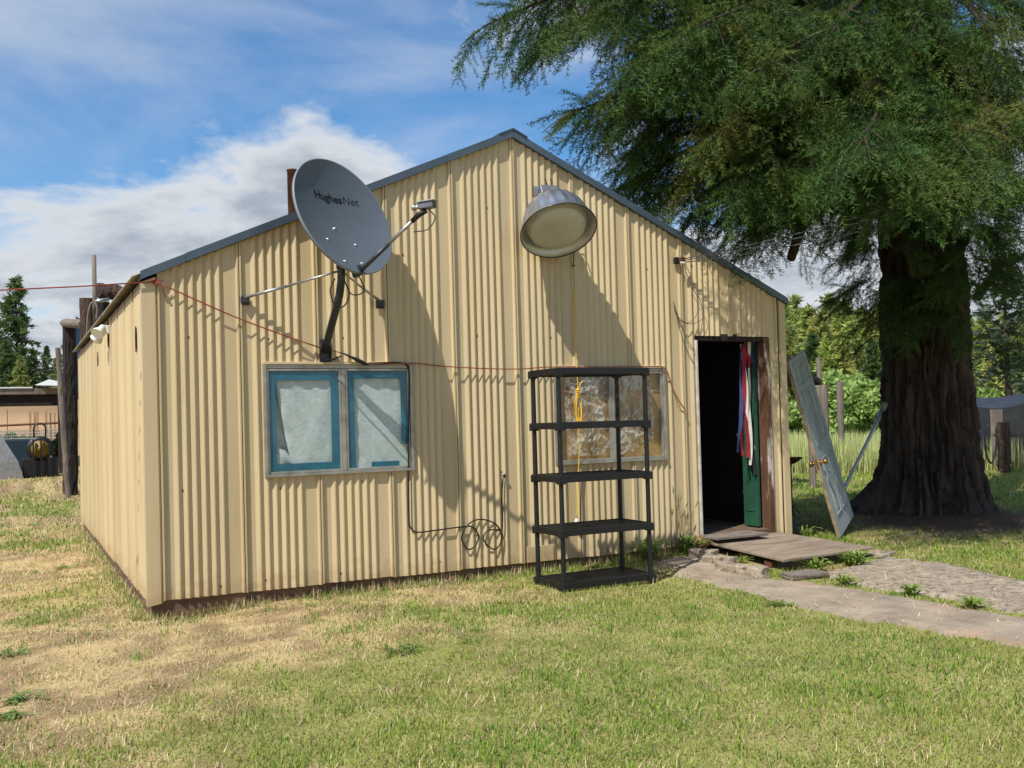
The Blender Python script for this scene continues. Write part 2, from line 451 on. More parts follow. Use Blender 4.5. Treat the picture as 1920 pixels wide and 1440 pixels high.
gg = .62 * sstep(.25, .8, GR)[..., None]
Cg = Cg * (1 - gg) + grn * gg
tr = np.exp(-(((X - 8.7) / 1.5) ** 2 + ((Y - .2) / 1.25) ** 2))[..., None]
Cg = Cg * (1 - np.clip(tr * 1.3, 0, 1)) + brown * np.clip(tr * 1.3, 0, 1)
far = (sstep(26, 34, Y) * (1 - sstep(3, 22, X - .1 * Y)))[..., None]
fieldc = np.array(srgb(150, 122, 88)) * (0.45 + 1.0 * fbm(X * .25, Y * 1.1, .5, 5, 20)[..., None]) * (1.15 - .35 * sstep(40, 85, Y)[..., None])
Cg = Cg * (1 - far) + fieldc * far
farr = sstep(12, 22, X)[..., None] * (1 - far)
meadow = np.array(srgb(168, 172, 92)); hay = np.array(srgb(214, 190, 132))
hm = (sstep(.42, .6, fbm(X, Y, .22, 3, 30)) * (1 - sstep(22, 26, X)) * 1.0)[..., None]
Cg = Cg * (1 - farr) + (meadow * (1 - hm) + hay * hm) * farr
def terrain_mat():
    m = mat('lawn_soil', (.2, .15, .1), attr='col', rough=.95, spec=.15, c2=srgb(96, 80, 58), scale=40, lo=.5, hi=.85, bump=.7, bscale=60)
    return m
M['terrain'] = terrain_mat()
ground = np_mesh('ground', np.stack([X, Y, Z], -1).reshape(-1, 3), F4, 'terrain', Cg.reshape(-1, 3), smooth=True)
tag(ground, kind='structure')

# the path: two worn slabs running out from the doorway
def ragged(poly, seed, amp=.05, step=.12):
    r = np.random.default_rng(seed); out = []
    for i in range(len(poly)):
        a = np.array(poly[i], float); b = np.array(poly[(i + 1) % len(poly)], float)
        n = max(1, int(np.linalg.norm(b - a) / step))
        for k in range(n): out.append(a + (b - a) * k / n + r.normal(0, amp * .5, 2))
    return out
def inpoly(poly, x, y):
    x = np.asarray(x); y = np.asarray(y); c = np.zeros(x.shape, bool); n = len(poly)
    for i in range(n):
        x0, y0 = poly[i][:2]; x1, y1 = poly[(i + 1) % n][:2]
        k = ((y0 > y) != (y1 > y)) & (x < (x1 - x0) * (y - y0) / (y1 - y0 + 1e-12) + x0)
        c ^= k
    return c
slabA = ragged([(4.24, -.30), (4.72, -.22), (4.50, -1.2), (4.72, -1.6), (4.74, -2.6), (4.72, -3.5), (4.62, -6.5), (3.9, -6.8), (4.05, -4.0), (3.98, -3.4), (3.94, -2.6), (4.02, -1.75), (4.06, -.8)], 5, .045)
slabB = ragged([(5.0, -1.5), (5.95, -1.3), (6.12, -1.2), (6.14, -1.9), (5.98, -2.7), (5.98, -6.8), (4.74, -6.8), (4.84, -3.6), (4.93, -3.0), (4.92, -2.2)], 6, .045)
def slab(poly, name, m, h):
    st = .09; p = np.array(poly)
    xs = np.arange(p[:, 0].min() - st, p[:, 0].max() + st, st); ys = np.arange(p[:, 1].min() - st, p[:, 1].max() + st, st)
    XX, YY = np.meshgrid(xs, ys); k = inpoly(poly, XX, YY)
    # dome the sheet so that its rim dips into the soil
    d = np.full(XX.shape, 9.0)
    for q in poly: d = np.minimum(d, np.hypot(XX - q[0], YY - q[1]))
    sd = np.where(k, d, -d)
    ZZ = gz(XX, YY) + np.clip(sd * .4, -.05, h) + (fbm(XX, YY, 7, 3, 40) - .5) * .012
    keep = sd > -.14
    ii = np.arange(XX.size).reshape(XX.shape)
    q = keep[:-1, :-1] & keep[:-1, 1:] & keep[1:, 1:] & keep[1:, :-1]
    F = np.stack([ii[:-1, :-1], ii[:-1, 1:], ii[1:, 1:], ii[1:, :-1]], -1)[q]
    used = np.unique(F); mp = np.full(XX.size, -1); mp[used] = np.arange(len(used))
    V = np.stack([XX, YY, ZZ], -1).reshape(-1, 3)[used]
    o = np_mesh(name, V, mp[F], m, smooth=True)
    return tag(o, kind='structure')
slab(slabA, 'path', 'asphalt', .022)
slab(slabB, 'path', 'concrete', .03)
# @@SHED
# ------------------------------------------------------------------ the shed
W, LEN, S0 = 6.10, 7.36, 0.10
PW = 0.593
SE = [0.084 + PW * i for i in range(11)]
XA = SE[5]; ZL, ZA, ZR = S0 + 2.352, S0 + 3.708, S0 + 2.357
def ztop(x):
    return ZL + (ZA - ZL) * x / XA if x < XA else ZA + (ZR - ZA) * (x - XA) / (W - XA)
shed = thing('metal_shed', (0, 0, 0), 'tan corrugated metal shed with a gable front, open doorway and two windows', 'shed')
RD, RP = 0.019, 0.0646
PROF = [(0, .001), (.004, .023), (.015, .023), (.025, 0), (.088, 0)]
for k in range(6):
    b0 = .088 + k * RP
    PROF += [(b0 + RP * .5 - .004, RD), (b0 + RP * .5 + .004, RD), (b0 + RP, 0.0)]
PROF += [(.568, 0), (.577, .023), (.588, .023), (.593, .001)]
WIN1 = (.862, 2.040, .975, 1.822); WIN2 = (3.428, 4.585, .952, 1.792); DOOR = (4.985, 5.905, 0.0, 2.105)
OPEN = [WIN1, WIN2, DOOR]
def panel_mesh(prof, top, bot, openings, mp, jit=0.0):
    cuts = sorted({q for o in openings for q in o[:2] if prof[0][0] < q < prof[-1][0]})
    pr = list(prof)
    for q in cuts:
        for i in range(len(pr) - 1):
            if pr[i][0] < q < pr[i + 1][0]:
                t = (q - pr[i][0]) / (pr[i + 1][0] - pr[i][0])
                pr.insert(i + 1, (q, pr[i][1] + t * (pr[i + 1][1] - pr[i][1]))); break
    mb = MB()
    for (a, da), (b, db) in zip(pr[:-1], pr[1:]):
        mid = (a + b) / 2; zs = [(bot, None)]
        o = [q for q in openings if q[0] < mid < q[1]]
        spans = [((bot, bot), (top(a), top(b)))]
        if o:
            o = o[0]; spans = [((o[3], o[3]), (top(a), top(b)))]
            if o[2] > bot: spans.append(((bot, bot), (o[2], o[2])))
        for (z0a, z0b), (z1a, z1b) in spans:
            n = max(1, int((z1a - z0a) / .5))
            L = [mp(a, da, z0a + (z1a - z0a) * i / n) for i in range(n + 1)]
            Rr = [mp(b, db, z0b + (z1b - z0b) * i / n) for i in range(n + 1)]
            mb.quadstrip(Rr, L)
    # weld doubles so that the sheet is one skin
    key = {}; remap = []; nv = []
    for p in mb.v:
        k = (round(p[0], 5), round(p[1], 5), round(p[2], 5))
        if k not in key: key[k] = len(nv); nv.append(p)
        remap.append(key[k])
    mb.v = nv; mb.f = [tuple(remap[i] for i in f) for f in mb.f]
    return pieces(mb)
def pieces(mb):                                        # sheets cut right through by an opening are separate sheets
    par = list(range(len(mb.v)))
    def find(i):
        while par[i] != i: par[i] = par[par[i]]; i = par[i]
        return i
    for f in mb.f:
        for i in f[1:]: par[find(i)] = find(f[0])
    out = {}
    for f in mb.f: out.setdefault(find(f[0]), []).append(f)
    res = []
    for fs in out.values():
        m2 = MB(); ids = sorted({i for f in fs for i in f}); mp_ = {i: k for k, i in enumerate(ids)}
        m2.v = [mb.v[i] for i in ids]; m2.f = [tuple(mp_[i] for i in f) for f in fs]; res.append(m2)
    return res
def fmap(s, d, z):                                     # slight oil-canning of the old sheets
    wob = .0015 * math.sin(s * 2.1 + z * 1.3) + .001 * math.sin(z * 2.7 + s * 5)
    return (s, -d - .002 + wob * (0 if d > .003 else 1), z)
for i in range(10):
    pr = [(SE[i] + s, d) for s, d in PROF]
    for q in panel_mesh(pr, ztop, S0 + random.uniform(-.006, .006), OPEN, fmap): q.build('siding_panel', 'siding', shed)
NS = 12
pls = [0.06 + i * (LEN - .06) / NS for i in range(NS)]
k = (LEN - .06) / NS / PW
for i in range(NS):
    pr = [(pls[i] + s * k, d) for s, d in PROF]
    tb = S0 + random.uniform(-.01, .01)
    sk = random.uniform(-.012, .012) if i > 7 else 0
    for q in panel_mesh(pr, lambda s: ZL - .02, tb, [], lambda s, d, z, sk=sk: (-d - .002 + max(0, .6 - z) * sk, s, z)): q.build('siding_panel', 'siding_side', shed)
mb = MB(); A = []; B = []
for i in range(12):
    for s, d in PROF: A.append((W + d, .03 + i * (LEN - .03) / 12 + s * k, S0)); B.append((W + d, .03 + i * (LEN - .03) / 12 + s * k, ZR))
mb.quadstrip(A, B); mb.build('right_wall', 'siding', shed)
mb = MB(); mb.add([(0, LEN, 0), (W, LEN, 0), (W, LEN, ZR), (XA, LEN, ZA), (0, LEN, ZL)], [(0, 1, 2, 3, 4)]); mb.build('back_wall', 'siding', shed)
# corner trims
mb = MB(); mb.add([(-.026, .062, S0 - .035), (-.026, -.026, S0 - .035), (.068, -.026, S0 - .02), (.088, -.0035, S0 - .02),
                   (-.026, .062, ZL - .03), (-.026, -.026, ZL - .03), (.068, -.026, ZL + .01), (.088, -.0035, ZL + .01)],
                  [(0, 1, 5, 4), (1, 2, 6, 5), (2, 3, 7, 6)]); mb.build('corner_trim', 'siding', shed)
mb = MB(); mb.add([(W + .02, .07, S0 - .0), (W + .02, -.026, S0 - .0), (SE[10] + .03, -.026, S0), (SE[10] + .025, -.004, S0),
                   (W + .02, .07, ZR - .02), (W + .02, -.026, ZR - .02), (SE[10] + .03, -.026, ZR + .02), (SE[10] + .025, -.004, ZR + .02)],
                  [(1, 0, 4, 5), (2, 1, 5, 6), (3, 2, 6, 7)]); mb.build('corner_trim', 'siding', shed)
# bottom boards seen below the sheets
def board(name, a, b, m, parent, **kw):
    mb = MB(); mb.box(a, b); return mb.build(name, m, parent, bevel=.004, **kw)
for a, b in ((.02, 1.42), (1.43, 2.66), (2.675, 3.72), (3.73, 4.95)):
    board('skirt_board', (a, .012, -.06), (b, .05, S0 + .06 + random.uniform(-.005, .005)), 'skirt', shed)
for a, b in ((.05, 1.9), (1.91, 3.8), (3.81, 5.6), (5.61, 7.3)):
    board('skirt_board', (.012, a, -.08), (.05, b, S0 + .06), 'skirt', shed)
# roof
sx_l = np.array([XA + .02, 0, ZA - ZL]); sx_l = sx_l / np.linalg.norm(sx_l)
def roof_sheet(x0, z0, x1, z1, y0, y1):
    mb = MB(); T = []; Bq = []; U = []; D = []
    n = int((y1 - y0) / .0325)
    for i in range(n + 1):
        y = y0 + (y1 - y0) * i / n; h = .014 * (i % 2)
        T.append((x0, y, z0 + h)); Bq.append((x1, y, z1 + h)); U.append((x0, y, z0 + h - .004)); D.append((x1, y, z1 + h - .004))
    mb.quadstrip(T, Bq); mb.quadstrip(D, U); mb.quadstrip(U, T)
    return mb.build('roof_sheet', 'roofmetal', shed)
sl_l = (ZA - ZL) / XA; sl_r = (ZR - ZA) / (W - XA)
for j in range(8):
    a, b = -.03 + j * .93, -.03 + (j + 1) * .93
    roof_sheet(-.085, ZL + .045 - .085 * sl_l, XA, ZA + .045, a, b + .004)
    roof_sheet(XA, ZA + .046, W + .10, ZR + .046 + .10 * sl_r, a, b + .004)
def sloped(name, x0, x1, zf0, zf1, h, y0, y1, m):
    mb = MB()
    mb.add([(x0, y0, zf0), (x1, y0, zf1), (x1, y1, zf1), (x0, y1, zf0), (x0, y0, zf0 + h), (x1, y0, zf1 + h), (x1, y1, zf1 + h), (x0, y1, zf0 + h)],
           [(0, 3, 2, 1), (4, 5, 6, 7), (0, 1, 5, 4), (1, 2, 6, 5), (2, 3, 7, 6), (3, 0, 4, 7)])
    return mb.build(name, m, shed)
X2 = on_wall(347, 478, -.05)[0]
zz = lambda x: ztop(x) + .001
sloped('rake_trim', -.03, X2, ZL - .03 * sl_l, zz(X2), .062, -.052, .12, 'trimdark')
sloped('rake_trim', X2 + .003, XA, zz(X2) + .003, ZA, .064, -.055, .12, 'trimdark')
sloped('rake_trim', XA, W + .045, ZA, ZR + .045 * sl_r, .064, -.052, .12, 'trimdark')
sloped('ridge_cap', XA - .14, XA, ZA + .066 - .14 * sl_l, ZA + .066, .012, -.062, LEN, 'trimdark')
sloped('ridge_cap', XA, XA + .14, ZA + .066, ZA + .066 + .14 * sl_r, .012, -.062, LEN, 'trimdark')
# timber under the eave on the long side
board('eave_purlin', (-.02, .07, ZL - .055), (.03, LEN, ZL - .02), 'skirt', shed)
# screws
mb = MB()
def screw(p, n, r=.006):
    n = np.array(n, float); e1 = np.cross(n, (0, 0, 1.0)); e1 /= np.linalg.norm(e1); e2 = np.cross(n, e1)
    mb.lathe([(r * 1.6, 0), (r * 1.5, .002), (r, .003), (r * .8, .007), (0.0005, .008)], p, (e1, e2, n), 6)
for i in range(11):
    for z in (.2, .95 + random.uniform(-.02, .02), 1.9, 2.3):
        if z < ztop(SE[i]) - .15 and not any(o[0] - .02 < SE[i] < o[1] + .02 and o[2] - .02 < z < o[3] + .02 for o in OPEN):
            screw((SE[i] + random.uniform(-.006, .006), -.006, z + random.uniform(-.05, .05)), (0, -1, 0))
for i in range(10):
    for z in (.17, .9, 2.05, 2.75, 3.2):
        x = SE[i] + .088 + RP * random.choice((1, 2, 3, 4, 5))
        if random.random() < .75 and z < ztop(x) - .2 and not any(o[0] - .05 < x < o[1] + .05 and o[2] - .05 < z < o[3] + .05 for o in OPEN):
            screw((x, -.003, z + random.uniform(-.04, .04)), (0, -1, 0))
for i in range(NS):
    for z in (.72, 1.38, 1.88):
        for s in (.088 + RP * 1, .088 + RP * 4):
            screw((-.003, pls[i] + s * k, z + random.uniform(-.012, .012)), (-1, 0, 0), .0055)
mb.build('screws', 'rust', shed)['kind'] = 'stuff'
# dark sheets standing in for the shade inside torn slits and gaps
def slit(y, z0, z1, w):
    m_ = MB(); n = 7; A = []; B = []
    for i in range(n + 1):
        t = i / n; hw = w * math.sin(math.pi * (.08 + .84 * t)) * random.uniform(.7, 1.2)
        A.append((-.030, y - hw, z0 + (z1 - z0) * t)); B.append((-.030, y + hw, z0 + (z1 - z0) * t))
    m_.quadstrip(A, B); m_.quadstrip([(-.024, *q[1:]) for q in B], [(-.024, *q[1:]) for q in A]); m_.quadstrip(A[::-1], [(-.024, *q[1:]) for q in A[::-1]])
    m_.build('dark_slit', 'darkvoid', shed)
P0 = on_side(253, 612, -.03); P1 = on_side(254, 660, -.03); slit(P0[1], P1[2], P0[2], .018)
P0 = on_side(182, 660, -.03); P1 = on_side(183, 687, -.03); slit(P0[1], P1[2], P0[2], .022)
P0 = on_side(201, 600, -.03); P1 = on_side(203, 650, -.03); slit(P0[1], P1[2], P0[2], .045)
# stove pipe through the roof
sp0 = on_wall(550, 420, 1.1)
mb = MB(); zt = on_wall(550, 321, 1.1)[2]
mb.lathe([(.045, -.4), (.045, zt - sp0[2]), (.05, zt - sp0[2]), (.05, zt - sp0[2] + .012), (.04, zt - sp0[2] + .012), (.036, zt - sp0[2] - .15), (.0, zt - sp0[2] - .15)], sp0, ((1, 0, 0), (0, 1, 0), (0, 0, 1)), 16)
mb.build('stove_pipe', 'rust', shed, smooth=True)
# floor and inside
board('floor', (.1, .02, .10), (W - .1, LEN - .05, .185), 'floor', shed)
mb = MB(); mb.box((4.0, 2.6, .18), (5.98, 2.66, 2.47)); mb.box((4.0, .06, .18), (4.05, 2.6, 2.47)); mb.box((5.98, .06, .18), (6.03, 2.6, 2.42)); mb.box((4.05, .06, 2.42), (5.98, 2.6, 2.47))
mb.build('darkening_liner', 'interior', shed)  # added liner, coloured dark to keep light from bouncing off the tan walls
# doorway
board('door_jamb', (4.978, -.03, .12), (5.0, .10, 2.06), 'whitewood', shed)
board('door_jamb', (5.845, -.022, .12), (5.905, .10, 2.10), 'jambwood', shed)
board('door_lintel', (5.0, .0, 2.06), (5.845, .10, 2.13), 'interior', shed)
gd = MB(); gd.box((5.80, .11, .20), (5.84, .32, 2.05)); gdo = gd.build('inner_door', 'green', shed, bevel=.003)  # cut down to its sunlit strip; shaded rest of the door left out
tag(gdo, 'green painted door standing open inside the doorway')
for z0, z1 in ((.35, .95), (1.12, 1.9)):
    mb = MB()
    for a, b in (((5.794, .16, z0), (5.80, .18, z1)), ((5.794, .26, z0), (5.80, .28, z1)), ((5.794, .18, z0), (5.80, .26, z0 + .03)), ((5.794, .18, z1 - .03), (5.80, .26, z1))): mb.box(a, b)
    mb.build('door_moulding', 'green', gdo)
mb = MB(); mb.lathe([(.0, 0), (.02, 0), (.012, .03), (.028, .045), (.025, .07), (0, .075)], (5.80, .30, 1.12), ((0, 1, 0), (0, 0, 1), (-1, 0, 0)), 12); mb.build('knob', 'brass', gdo, smooth=True)
board('threshold_board', (4.93, -.32, .172), (5.55, -.03, .196), 'greywood', shed)
# bottom of the siding next to the doorway is patched with a plain strip
board('patch_strip', (SE[5] + .03, -.031, S0 + .0), (SE[5] + .30, -.026, S0 + .14), 'siding', shed)

# windows
def window(rect, label, mull, kind):
    x0, x1, z0, z1 = rect
    w = bpy.data.objects.new('window', None); col.objects.link(w); w.parent = shed; w.location = (x0, 0, z0); w.empty_display_size = .2
    tag(w, label)
    def b(name, a, c, m, bev=.003):
        mb = MB(); mb.box(a, c); return mb.build(name, m, w, bevel=bev)
    f = .022
    b('frame', (x0 - f, -.034, z1), (x1 + f, .03, z1 + f), 'siding')
    b('frame', (x0 - f, -.040, z0 - f), (x1 + f, .03, z0), 'alu')
    b('frame', (x0 - f, -.034, z0 + .0005), (x0 + .004, .03, z1 - .0005), 'alu')
    b('frame', (x1 - .004, -.034, z0 + .0005), (x1 + f, .03, z1 - .0005), 'alu')
    b('head', (x0 + .005, -.024, z1 - .03), (x1 - .005, .025, z1 - .001), 'alu')
    b('mullion', (mull - .016, -.026, z0 + .001), (mull + .016, .02, z1 - .031), 'alu')
    for a, c in ((x0 + .005, mull - .017), (mull + .017, x1 - .005)):
        s_ = .018
        b('sash', (a, -.022, z0 + .001), (a + s_, .012, z1 - .032), 'alu'); b('sash', (c - s_, -.022, z0 + .001), (c, .012, z1 - .032), 'alu')
        b('sash', (a + s_ + .0005, -.021, z0 + .001), (c - s_ - .0005, .012, z0 + .02), 'alu'); b('sash', (a + s_ + .0005, -.021, z1 - .05), (c - s_ - .0005, .012, z1 - .032), 'alu')
        b('pane', (a + s_ + .001, -.014, z0 + .021), (c - s_ - .001, -.011, z1 - .051), 'glass', 0)
    return w, b
w1, b1 = window(WIN1, 'window with blue tape edges and white batting behind the glass', 1.475, 0)
x0, x1, z0, z1 = WIN1
T0, T1 = -.009, -.0065
def tape(b, a, c): b('tape', (a[0], T0, a[1]), (c[0], T1, c[1]), 'tape', 0)
# left pane
la, lc = x0 + .023, 1.475 - .035
tape(b1, (la, z0 + .025), (la + .050, z1 - .055)); tape(b1, (lc - .066, z0 + .022), (lc, z1 - .056)); tape(b1, (la + .051, z1 - .122), (lc - .067, z1 - .054)); tape(b1, (la + .051, z0 + .022), (lc - .067, z0 + .078))
ra, rc = 1.475 + .035, x1 - .023
tape(b1, (ra, z0 + .022), (ra + .056, z1 - .055)); tape(b1, (rc - .055, z0 + .20), (rc, z1 - .056)); tape(b1, (ra + .057, z1 - .112), (rc - .056, z1 - .054)); tape(b1, (ra + .19, z0 + .022), (rc - .08, z0 + .062))
def batting(a, c, zz0, zz1, y, edge, seed, amp=.012):
    n, m_ = 46, 60; r = np.linspace(0, 1, n); q = np.linspace(0, 1, m_)
    U_, V_ = np.meshgrid(r, q)
    L_ = a + edge(V_); XX = L_ + (c - L_) * U_; ZZ = zz0 + (zz1 - zz0) * V_
    YY = y + amp * (fbm(XX * 1.0, ZZ * .5, 5, 4, seed) - .5) * 2 + .004 * np.sin((XX * 1.3 + ZZ) * 34) + .012 * np.exp(-U_ / .03); YY = np.maximum(YY, -.004)
    ii = np.arange(n * m_).reshape(m_, n)
    F = np.stack([ii[:-1, :-1], ii[:-1, 1:], ii[1:, 1:], ii[1:, :-1]], -1).reshape(-1, 4)
    np_mesh('batting', np.stack([XX, YY, ZZ], -1).reshape(-1, 3), F, 'blanket', parent=w1, smooth=True)
batting(la, lc, z0 + .02, z1 - .03, .016, lambda v: .05 + .13 * (1 - v) ** 1.2 * (v > .02), 50)
batting(la - .02, lc - .1, z0 + .02, z1 - .03, .060, lambda v: 0 * v, 51)
batting(ra - .02, rc + .02, z0 + .02, z1 - .03, .012, lambda v: 0 * v, 52, .009)
mb = MB()                                             # loose corner flopped over at the bottom left
n = 14
for j in range(n):
    for i in range(n):
        u_, v_ = i / (n - 1), j / (n - 1)
        mb.v.append((la + .05 + .15 * u_ * (1 - .5 * v_), .012 - .012 * math.sin(math.pi * u_) * math.sin(math.pi * v_) - .005 * math.sin(9 * u_ + 5 * v_), z0 + .07 + (.14 - .03 * u_) * v_))
mb.f = [(j * n + i, j * n + i + 1, (j + 1) * n + i + 1, (j + 1) * n + i) for j in range(n - 1) for i in range(n - 1)]
mb.build('batting', 'blanket', w1, smooth=True)
mb = MB(); mb.box((x0, .10, z0), (x1, .12, z1)); mb.build('backing', 'interior', w1)
w2, b2 = window(WIN2, 'window backed with brown board and crumpled clear plastic', 4.02, 1)
x0, x1, z0, z1 = WIN2
b2('backing', (x0, .034, z0), (x1, .05, z1), 'board', 0)
n, m_ = 130, 100
U_, V_ = np.meshgrid(np.linspace(0, 1, n), np.linspace(0, 1, m_))
XX = x0 + .10 + (x1 - x0 - .20) * U_; ZZ = z0 + .05 + (z1 - z0 - .12) * V_
rid = 1 - np.abs(2 * fbm(XX * 1.0 + .35 * fbm(XX, ZZ, 4, 3, 71), ZZ * .62, 6.5, 3, 70) - 1)
rid2 = 1 - np.abs(2 * fbm(XX, ZZ + .3 * XX, 17, 3, 75) - 1)
rid3 = 1 - np.abs(2 * fbm(XX * 1.6 + .2 * fbm(XX, ZZ, 9, 2, 72), ZZ * .8, 10, 3, 73) - 1)
cr = np.clip((rid - .80) / .16, 0, 1) ** 1.5 * .7 + np.clip((rid2 - .84) / .14, 0, 1) ** 1.5 * .75 * (fbm(XX, ZZ, 5, 2, 77) > .42) + np.clip((rid3 - .82) / .16, 0, 1) ** 1.6 * .6
edge = np.minimum.reduce([U_, 1 - U_, V_, 1 - V_]) + .10 * (fbm(XX, ZZ, 8, 3, 79) - .5)
cr = np.clip(cr, 0, .95) * (edge > .0)
YY = .026 - .020 * rid ** 4 - .012 * rid2 ** 3
ii = np.arange(n * m_).reshape(m_, n)
keep = (edge > 0); kq = keep[:-1, :-1] & keep[1:, 1:] & keep[:-1, 1:] & keep[1:, :-1]
F = np.stack([ii[:-1, :-1], ii[:-1, 1:], ii[1:, 1:], ii[1:, :-1]], -1)[kq]
np_mesh('plastic_sheet', np.stack([XX, YY, ZZ], -1).reshape(-1, 3), F, 'film', (cr * .66 + .02)[..., None].repeat(3, -1).reshape(-1, 3), parent=w2)

# ------------------------------------------------------------------ satellite dish
DN = np.array([.431, -.838, .335]); DN /= np.linalg.norm(DN)
DE1 = np.cross((0, 0, 1.0), DN); DE1 /= np.linalg.norm(DE1); DE2 = np.cross(DN, DE1)
DC = on_wall(646.6, 404.5, -.45); DR = .474
dish = thing('satellite_dish', (1.33, 0, 1.9), 'grey oval satellite dish on a bent pole mount fixed above the taped window', 'satellite dish')
bowl = lambda r: -.085 * (1 - (r / DR) ** 2)
mb = MB()
prof = [(.0005, bowl(0))] + [(DR * i / 14, bowl(DR * i / 14)) for i in range(1, 15)]
mb.lathe(prof, DC, (DE1, DE2, DN), 72)
mb.lathe([(r, h - .006) for r, h in reversed(prof)], DC, (DE1, DE2, DN), 72)
refl = mb.build('reflector', 'dish', dish, smooth=True)
mb = MB(); mb.lathe([(DR - .002, -.001), (DR + .006, .003), (DR + .010, -.006), (DR + .007, -.022), (DR - .006, -.024)], DC, (DE1, DE2, DN), 72); mb.build('rim', 'dishrim', dish, smooth=True)
def on_dish(a, b, h=.002):
    r = math.hypot(a, b); return DC + DE1 * a + DE2 * b + DN * (bowl(r) + h)
def text_on_dish(s, size, off, a0, b0, sx):
    cu = bpy.data.curves.new('t', 'FONT'); cu.body = s; cu.size = size; cu.offset = off; cu.resolution_u = 3
    ob = bpy.data.objects.new('t', cu); me = bpy.data.meshes.new_from_object(ob)
    ws = max(v.co.x for v in me.vertices)
    for v in me.vertices: v.co = Vector(on_dish(a0 + v.co.x * sx, b0 + v.co.y, .0015))
    me.materials.clear(); me.materials.append(M['black'])
    o = bpy.data.objects.new('lettering', me); col.objects.link(o); put_under(o, dish)
    bpy.data.objects.remove(ob)
    return a0 + ws * sx
e_ = text_on_dish('Hughes', .088, .0022, -.20, .155, 1.12)
text_on_dish('Net', .088, -.0004, e_ + .006, .155, 1.12)
def inv_dish(u, v):                                   # sight line met with the dish plane
    d = sight(u, v); t = ((DC - CAM) @ DN) / (d @ DN); q = CAM + d * t - DC
    return q @ DE1, q @ DE2
for (u, v) in ((640, 420), (623, 443), (678, 453), (651, 489), (684, 493)):
    a, b_ = inv_dish(u, v); a *= .98; b_ *= .98
    mb = MB(); mb.lathe([(.012, 0), (.012, .003), (.0075, .004), (.007, .010), (.0005, .012)], on_dish(a, b_, 0), (DE1, DE2, DN), 8); mb.build('bolt', 'chrome', dish, smooth=True)
PT = np.array([1.335, -.49, 2.56])
mb = MB(); mb.tube([(1.33, -.035, 1.93), (1.331, -.14, 2.04), (1.333, -.33, 2.22), (1.334, -.43, 2.32), (1.335, -.48, 2.42), (1.335, -.49, 2.50), PT + (0, 0, .06)], .030, 14); mb.build('mast', 'darkgrey', dish, smooth=True)
mb = MB(); mb.box((1.285, -.012 - .024, 1.84), (1.375, -.024, 2.02)); mb.box((1.288, -.07, 1.87), (1.294, -.036, 1.99)); mb.box((1.366, -.07, 1.87), (1.372, -.036, 1.99)); mb.build('foot', 'darkgrey', dish, bevel=.003)
mb = MB(); mb.lathe([(.034, -.05), (.038, -.05), (.038, .05), (.034, .05)], PT, ((1, 0, 0), (0, 1, 0), (0, 0, 1)), 16); mb.build('collar', 'darkgrey', dish, smooth=True)
# back bracket between mast and bowl
bk = DC - DN * .10 - DE2 * .14
mb = MB()
for s in (-.05, .05):
    q = bk + DE1 * s
    mb.tube([PT + (0, 0, .05) + DE1 * s * .7, q - DE2 * .10 - DN * .03, q + DE2 * .1 - DN * .03], .014, 6)
mb.box((-.09, -.11, -.02), (.09, .11, .0), (DE1, DE2, DN), bk - DN * .01)
mb.build('back_bracket', 'darkgrey', dish, bevel=.003)
for t_ in (on_wall(458, 560, -.02), on_wall(712, 567, -.02)):
    mb = MB(); p = np.array(t_); q = PT + (0, .01, -.06); mid = p + (q - p) * .45
    mb.tube([p + (0, -.02, .006), mid], .0115, 10); mb.tube([mid - (q - p) * .03, q], .0085, 10)
    so = mb.build('strut', 'galv', dish, smooth=True)
    mb = MB(); mb.box((p[0] - .03, -.05, p[2] - .035), (p[0] + .03, -.018, p[2] + .012)); mb.box((p[0] - .035, -.022, p[2] - .05), (p[0] + .04, -.016, p[2] + .02)); mb.build('strut_foot', 'darkgrey', so, bevel=.004)
LN = np.array([1.82, -1.0, 2.90])
AB = DC - DE2 * (DR + .02) + DN * .0 + DE1 * .10
AB = on_wall(671, 513, -.56)
ad = (LN - AB) / np.linalg.norm(LN - AB)
mb = MB(); mb.tube([AB, AB + (LN - AB) * .45], .0165, 10); mb.build('feed_arm', 'darkgrey', dish, smooth=True)
mb = MB(); mb.tube([AB + (LN - AB) * .43, AB + (LN - AB) * .84], .0135, 10); mb.build('feed_arm', 'galv', dish, smooth=True)
mb = MB(); mb.tube([AB + (LN - AB) * .80, AB + (LN - AB) * .90, LN + (0, 0, -.02)], [.019, .022, .02], 8); mb.build('feed_elbow', 'blackplastic', dish, smooth=True)
mb = MB(); q = AB + DE2 * .03; mb.box((-.022, -.035, -.03), (.022, .035, .05), (DE1, DE2, DN), AB - ad * .01 + DE2 * .02); mb.build('arm_clamp', 'darkgrey', dish, bevel=.004)
ld = DC - DE2 * .05 - LN; ld /= np.linalg.norm(ld); ls = np.cross(ld, (0, 0, 1.0)); ls /= np.linalg.norm(ls); lu = np.cross(ls, ld)
lnb = MB(); lnb.box((-.07, -.034, -.028), (.055, .034, .016), (ld, ls, lu), LN + (0, 0, .02)); lo = lnb.build('receiver', 'ballast', dish, bevel=.006)
mb = MB(); mb.box((-.078, -.042, .017), (.063, .042, .027), (ld, ls, lu), LN + (0, 0, .02)); mb.build('receiver_lid', 'galv', lo, bevel=.003)
mb = MB(); mb.lathe([(.014, 0), (.014, .03), (.020, .034), (.024, .05), (.021, .056), (.0005, .052)], LN + (0, 0, .015) + ld * .055, (ls, lu, ld), 14); mb.build('feed_horn', 'galv', lo, smooth=True)
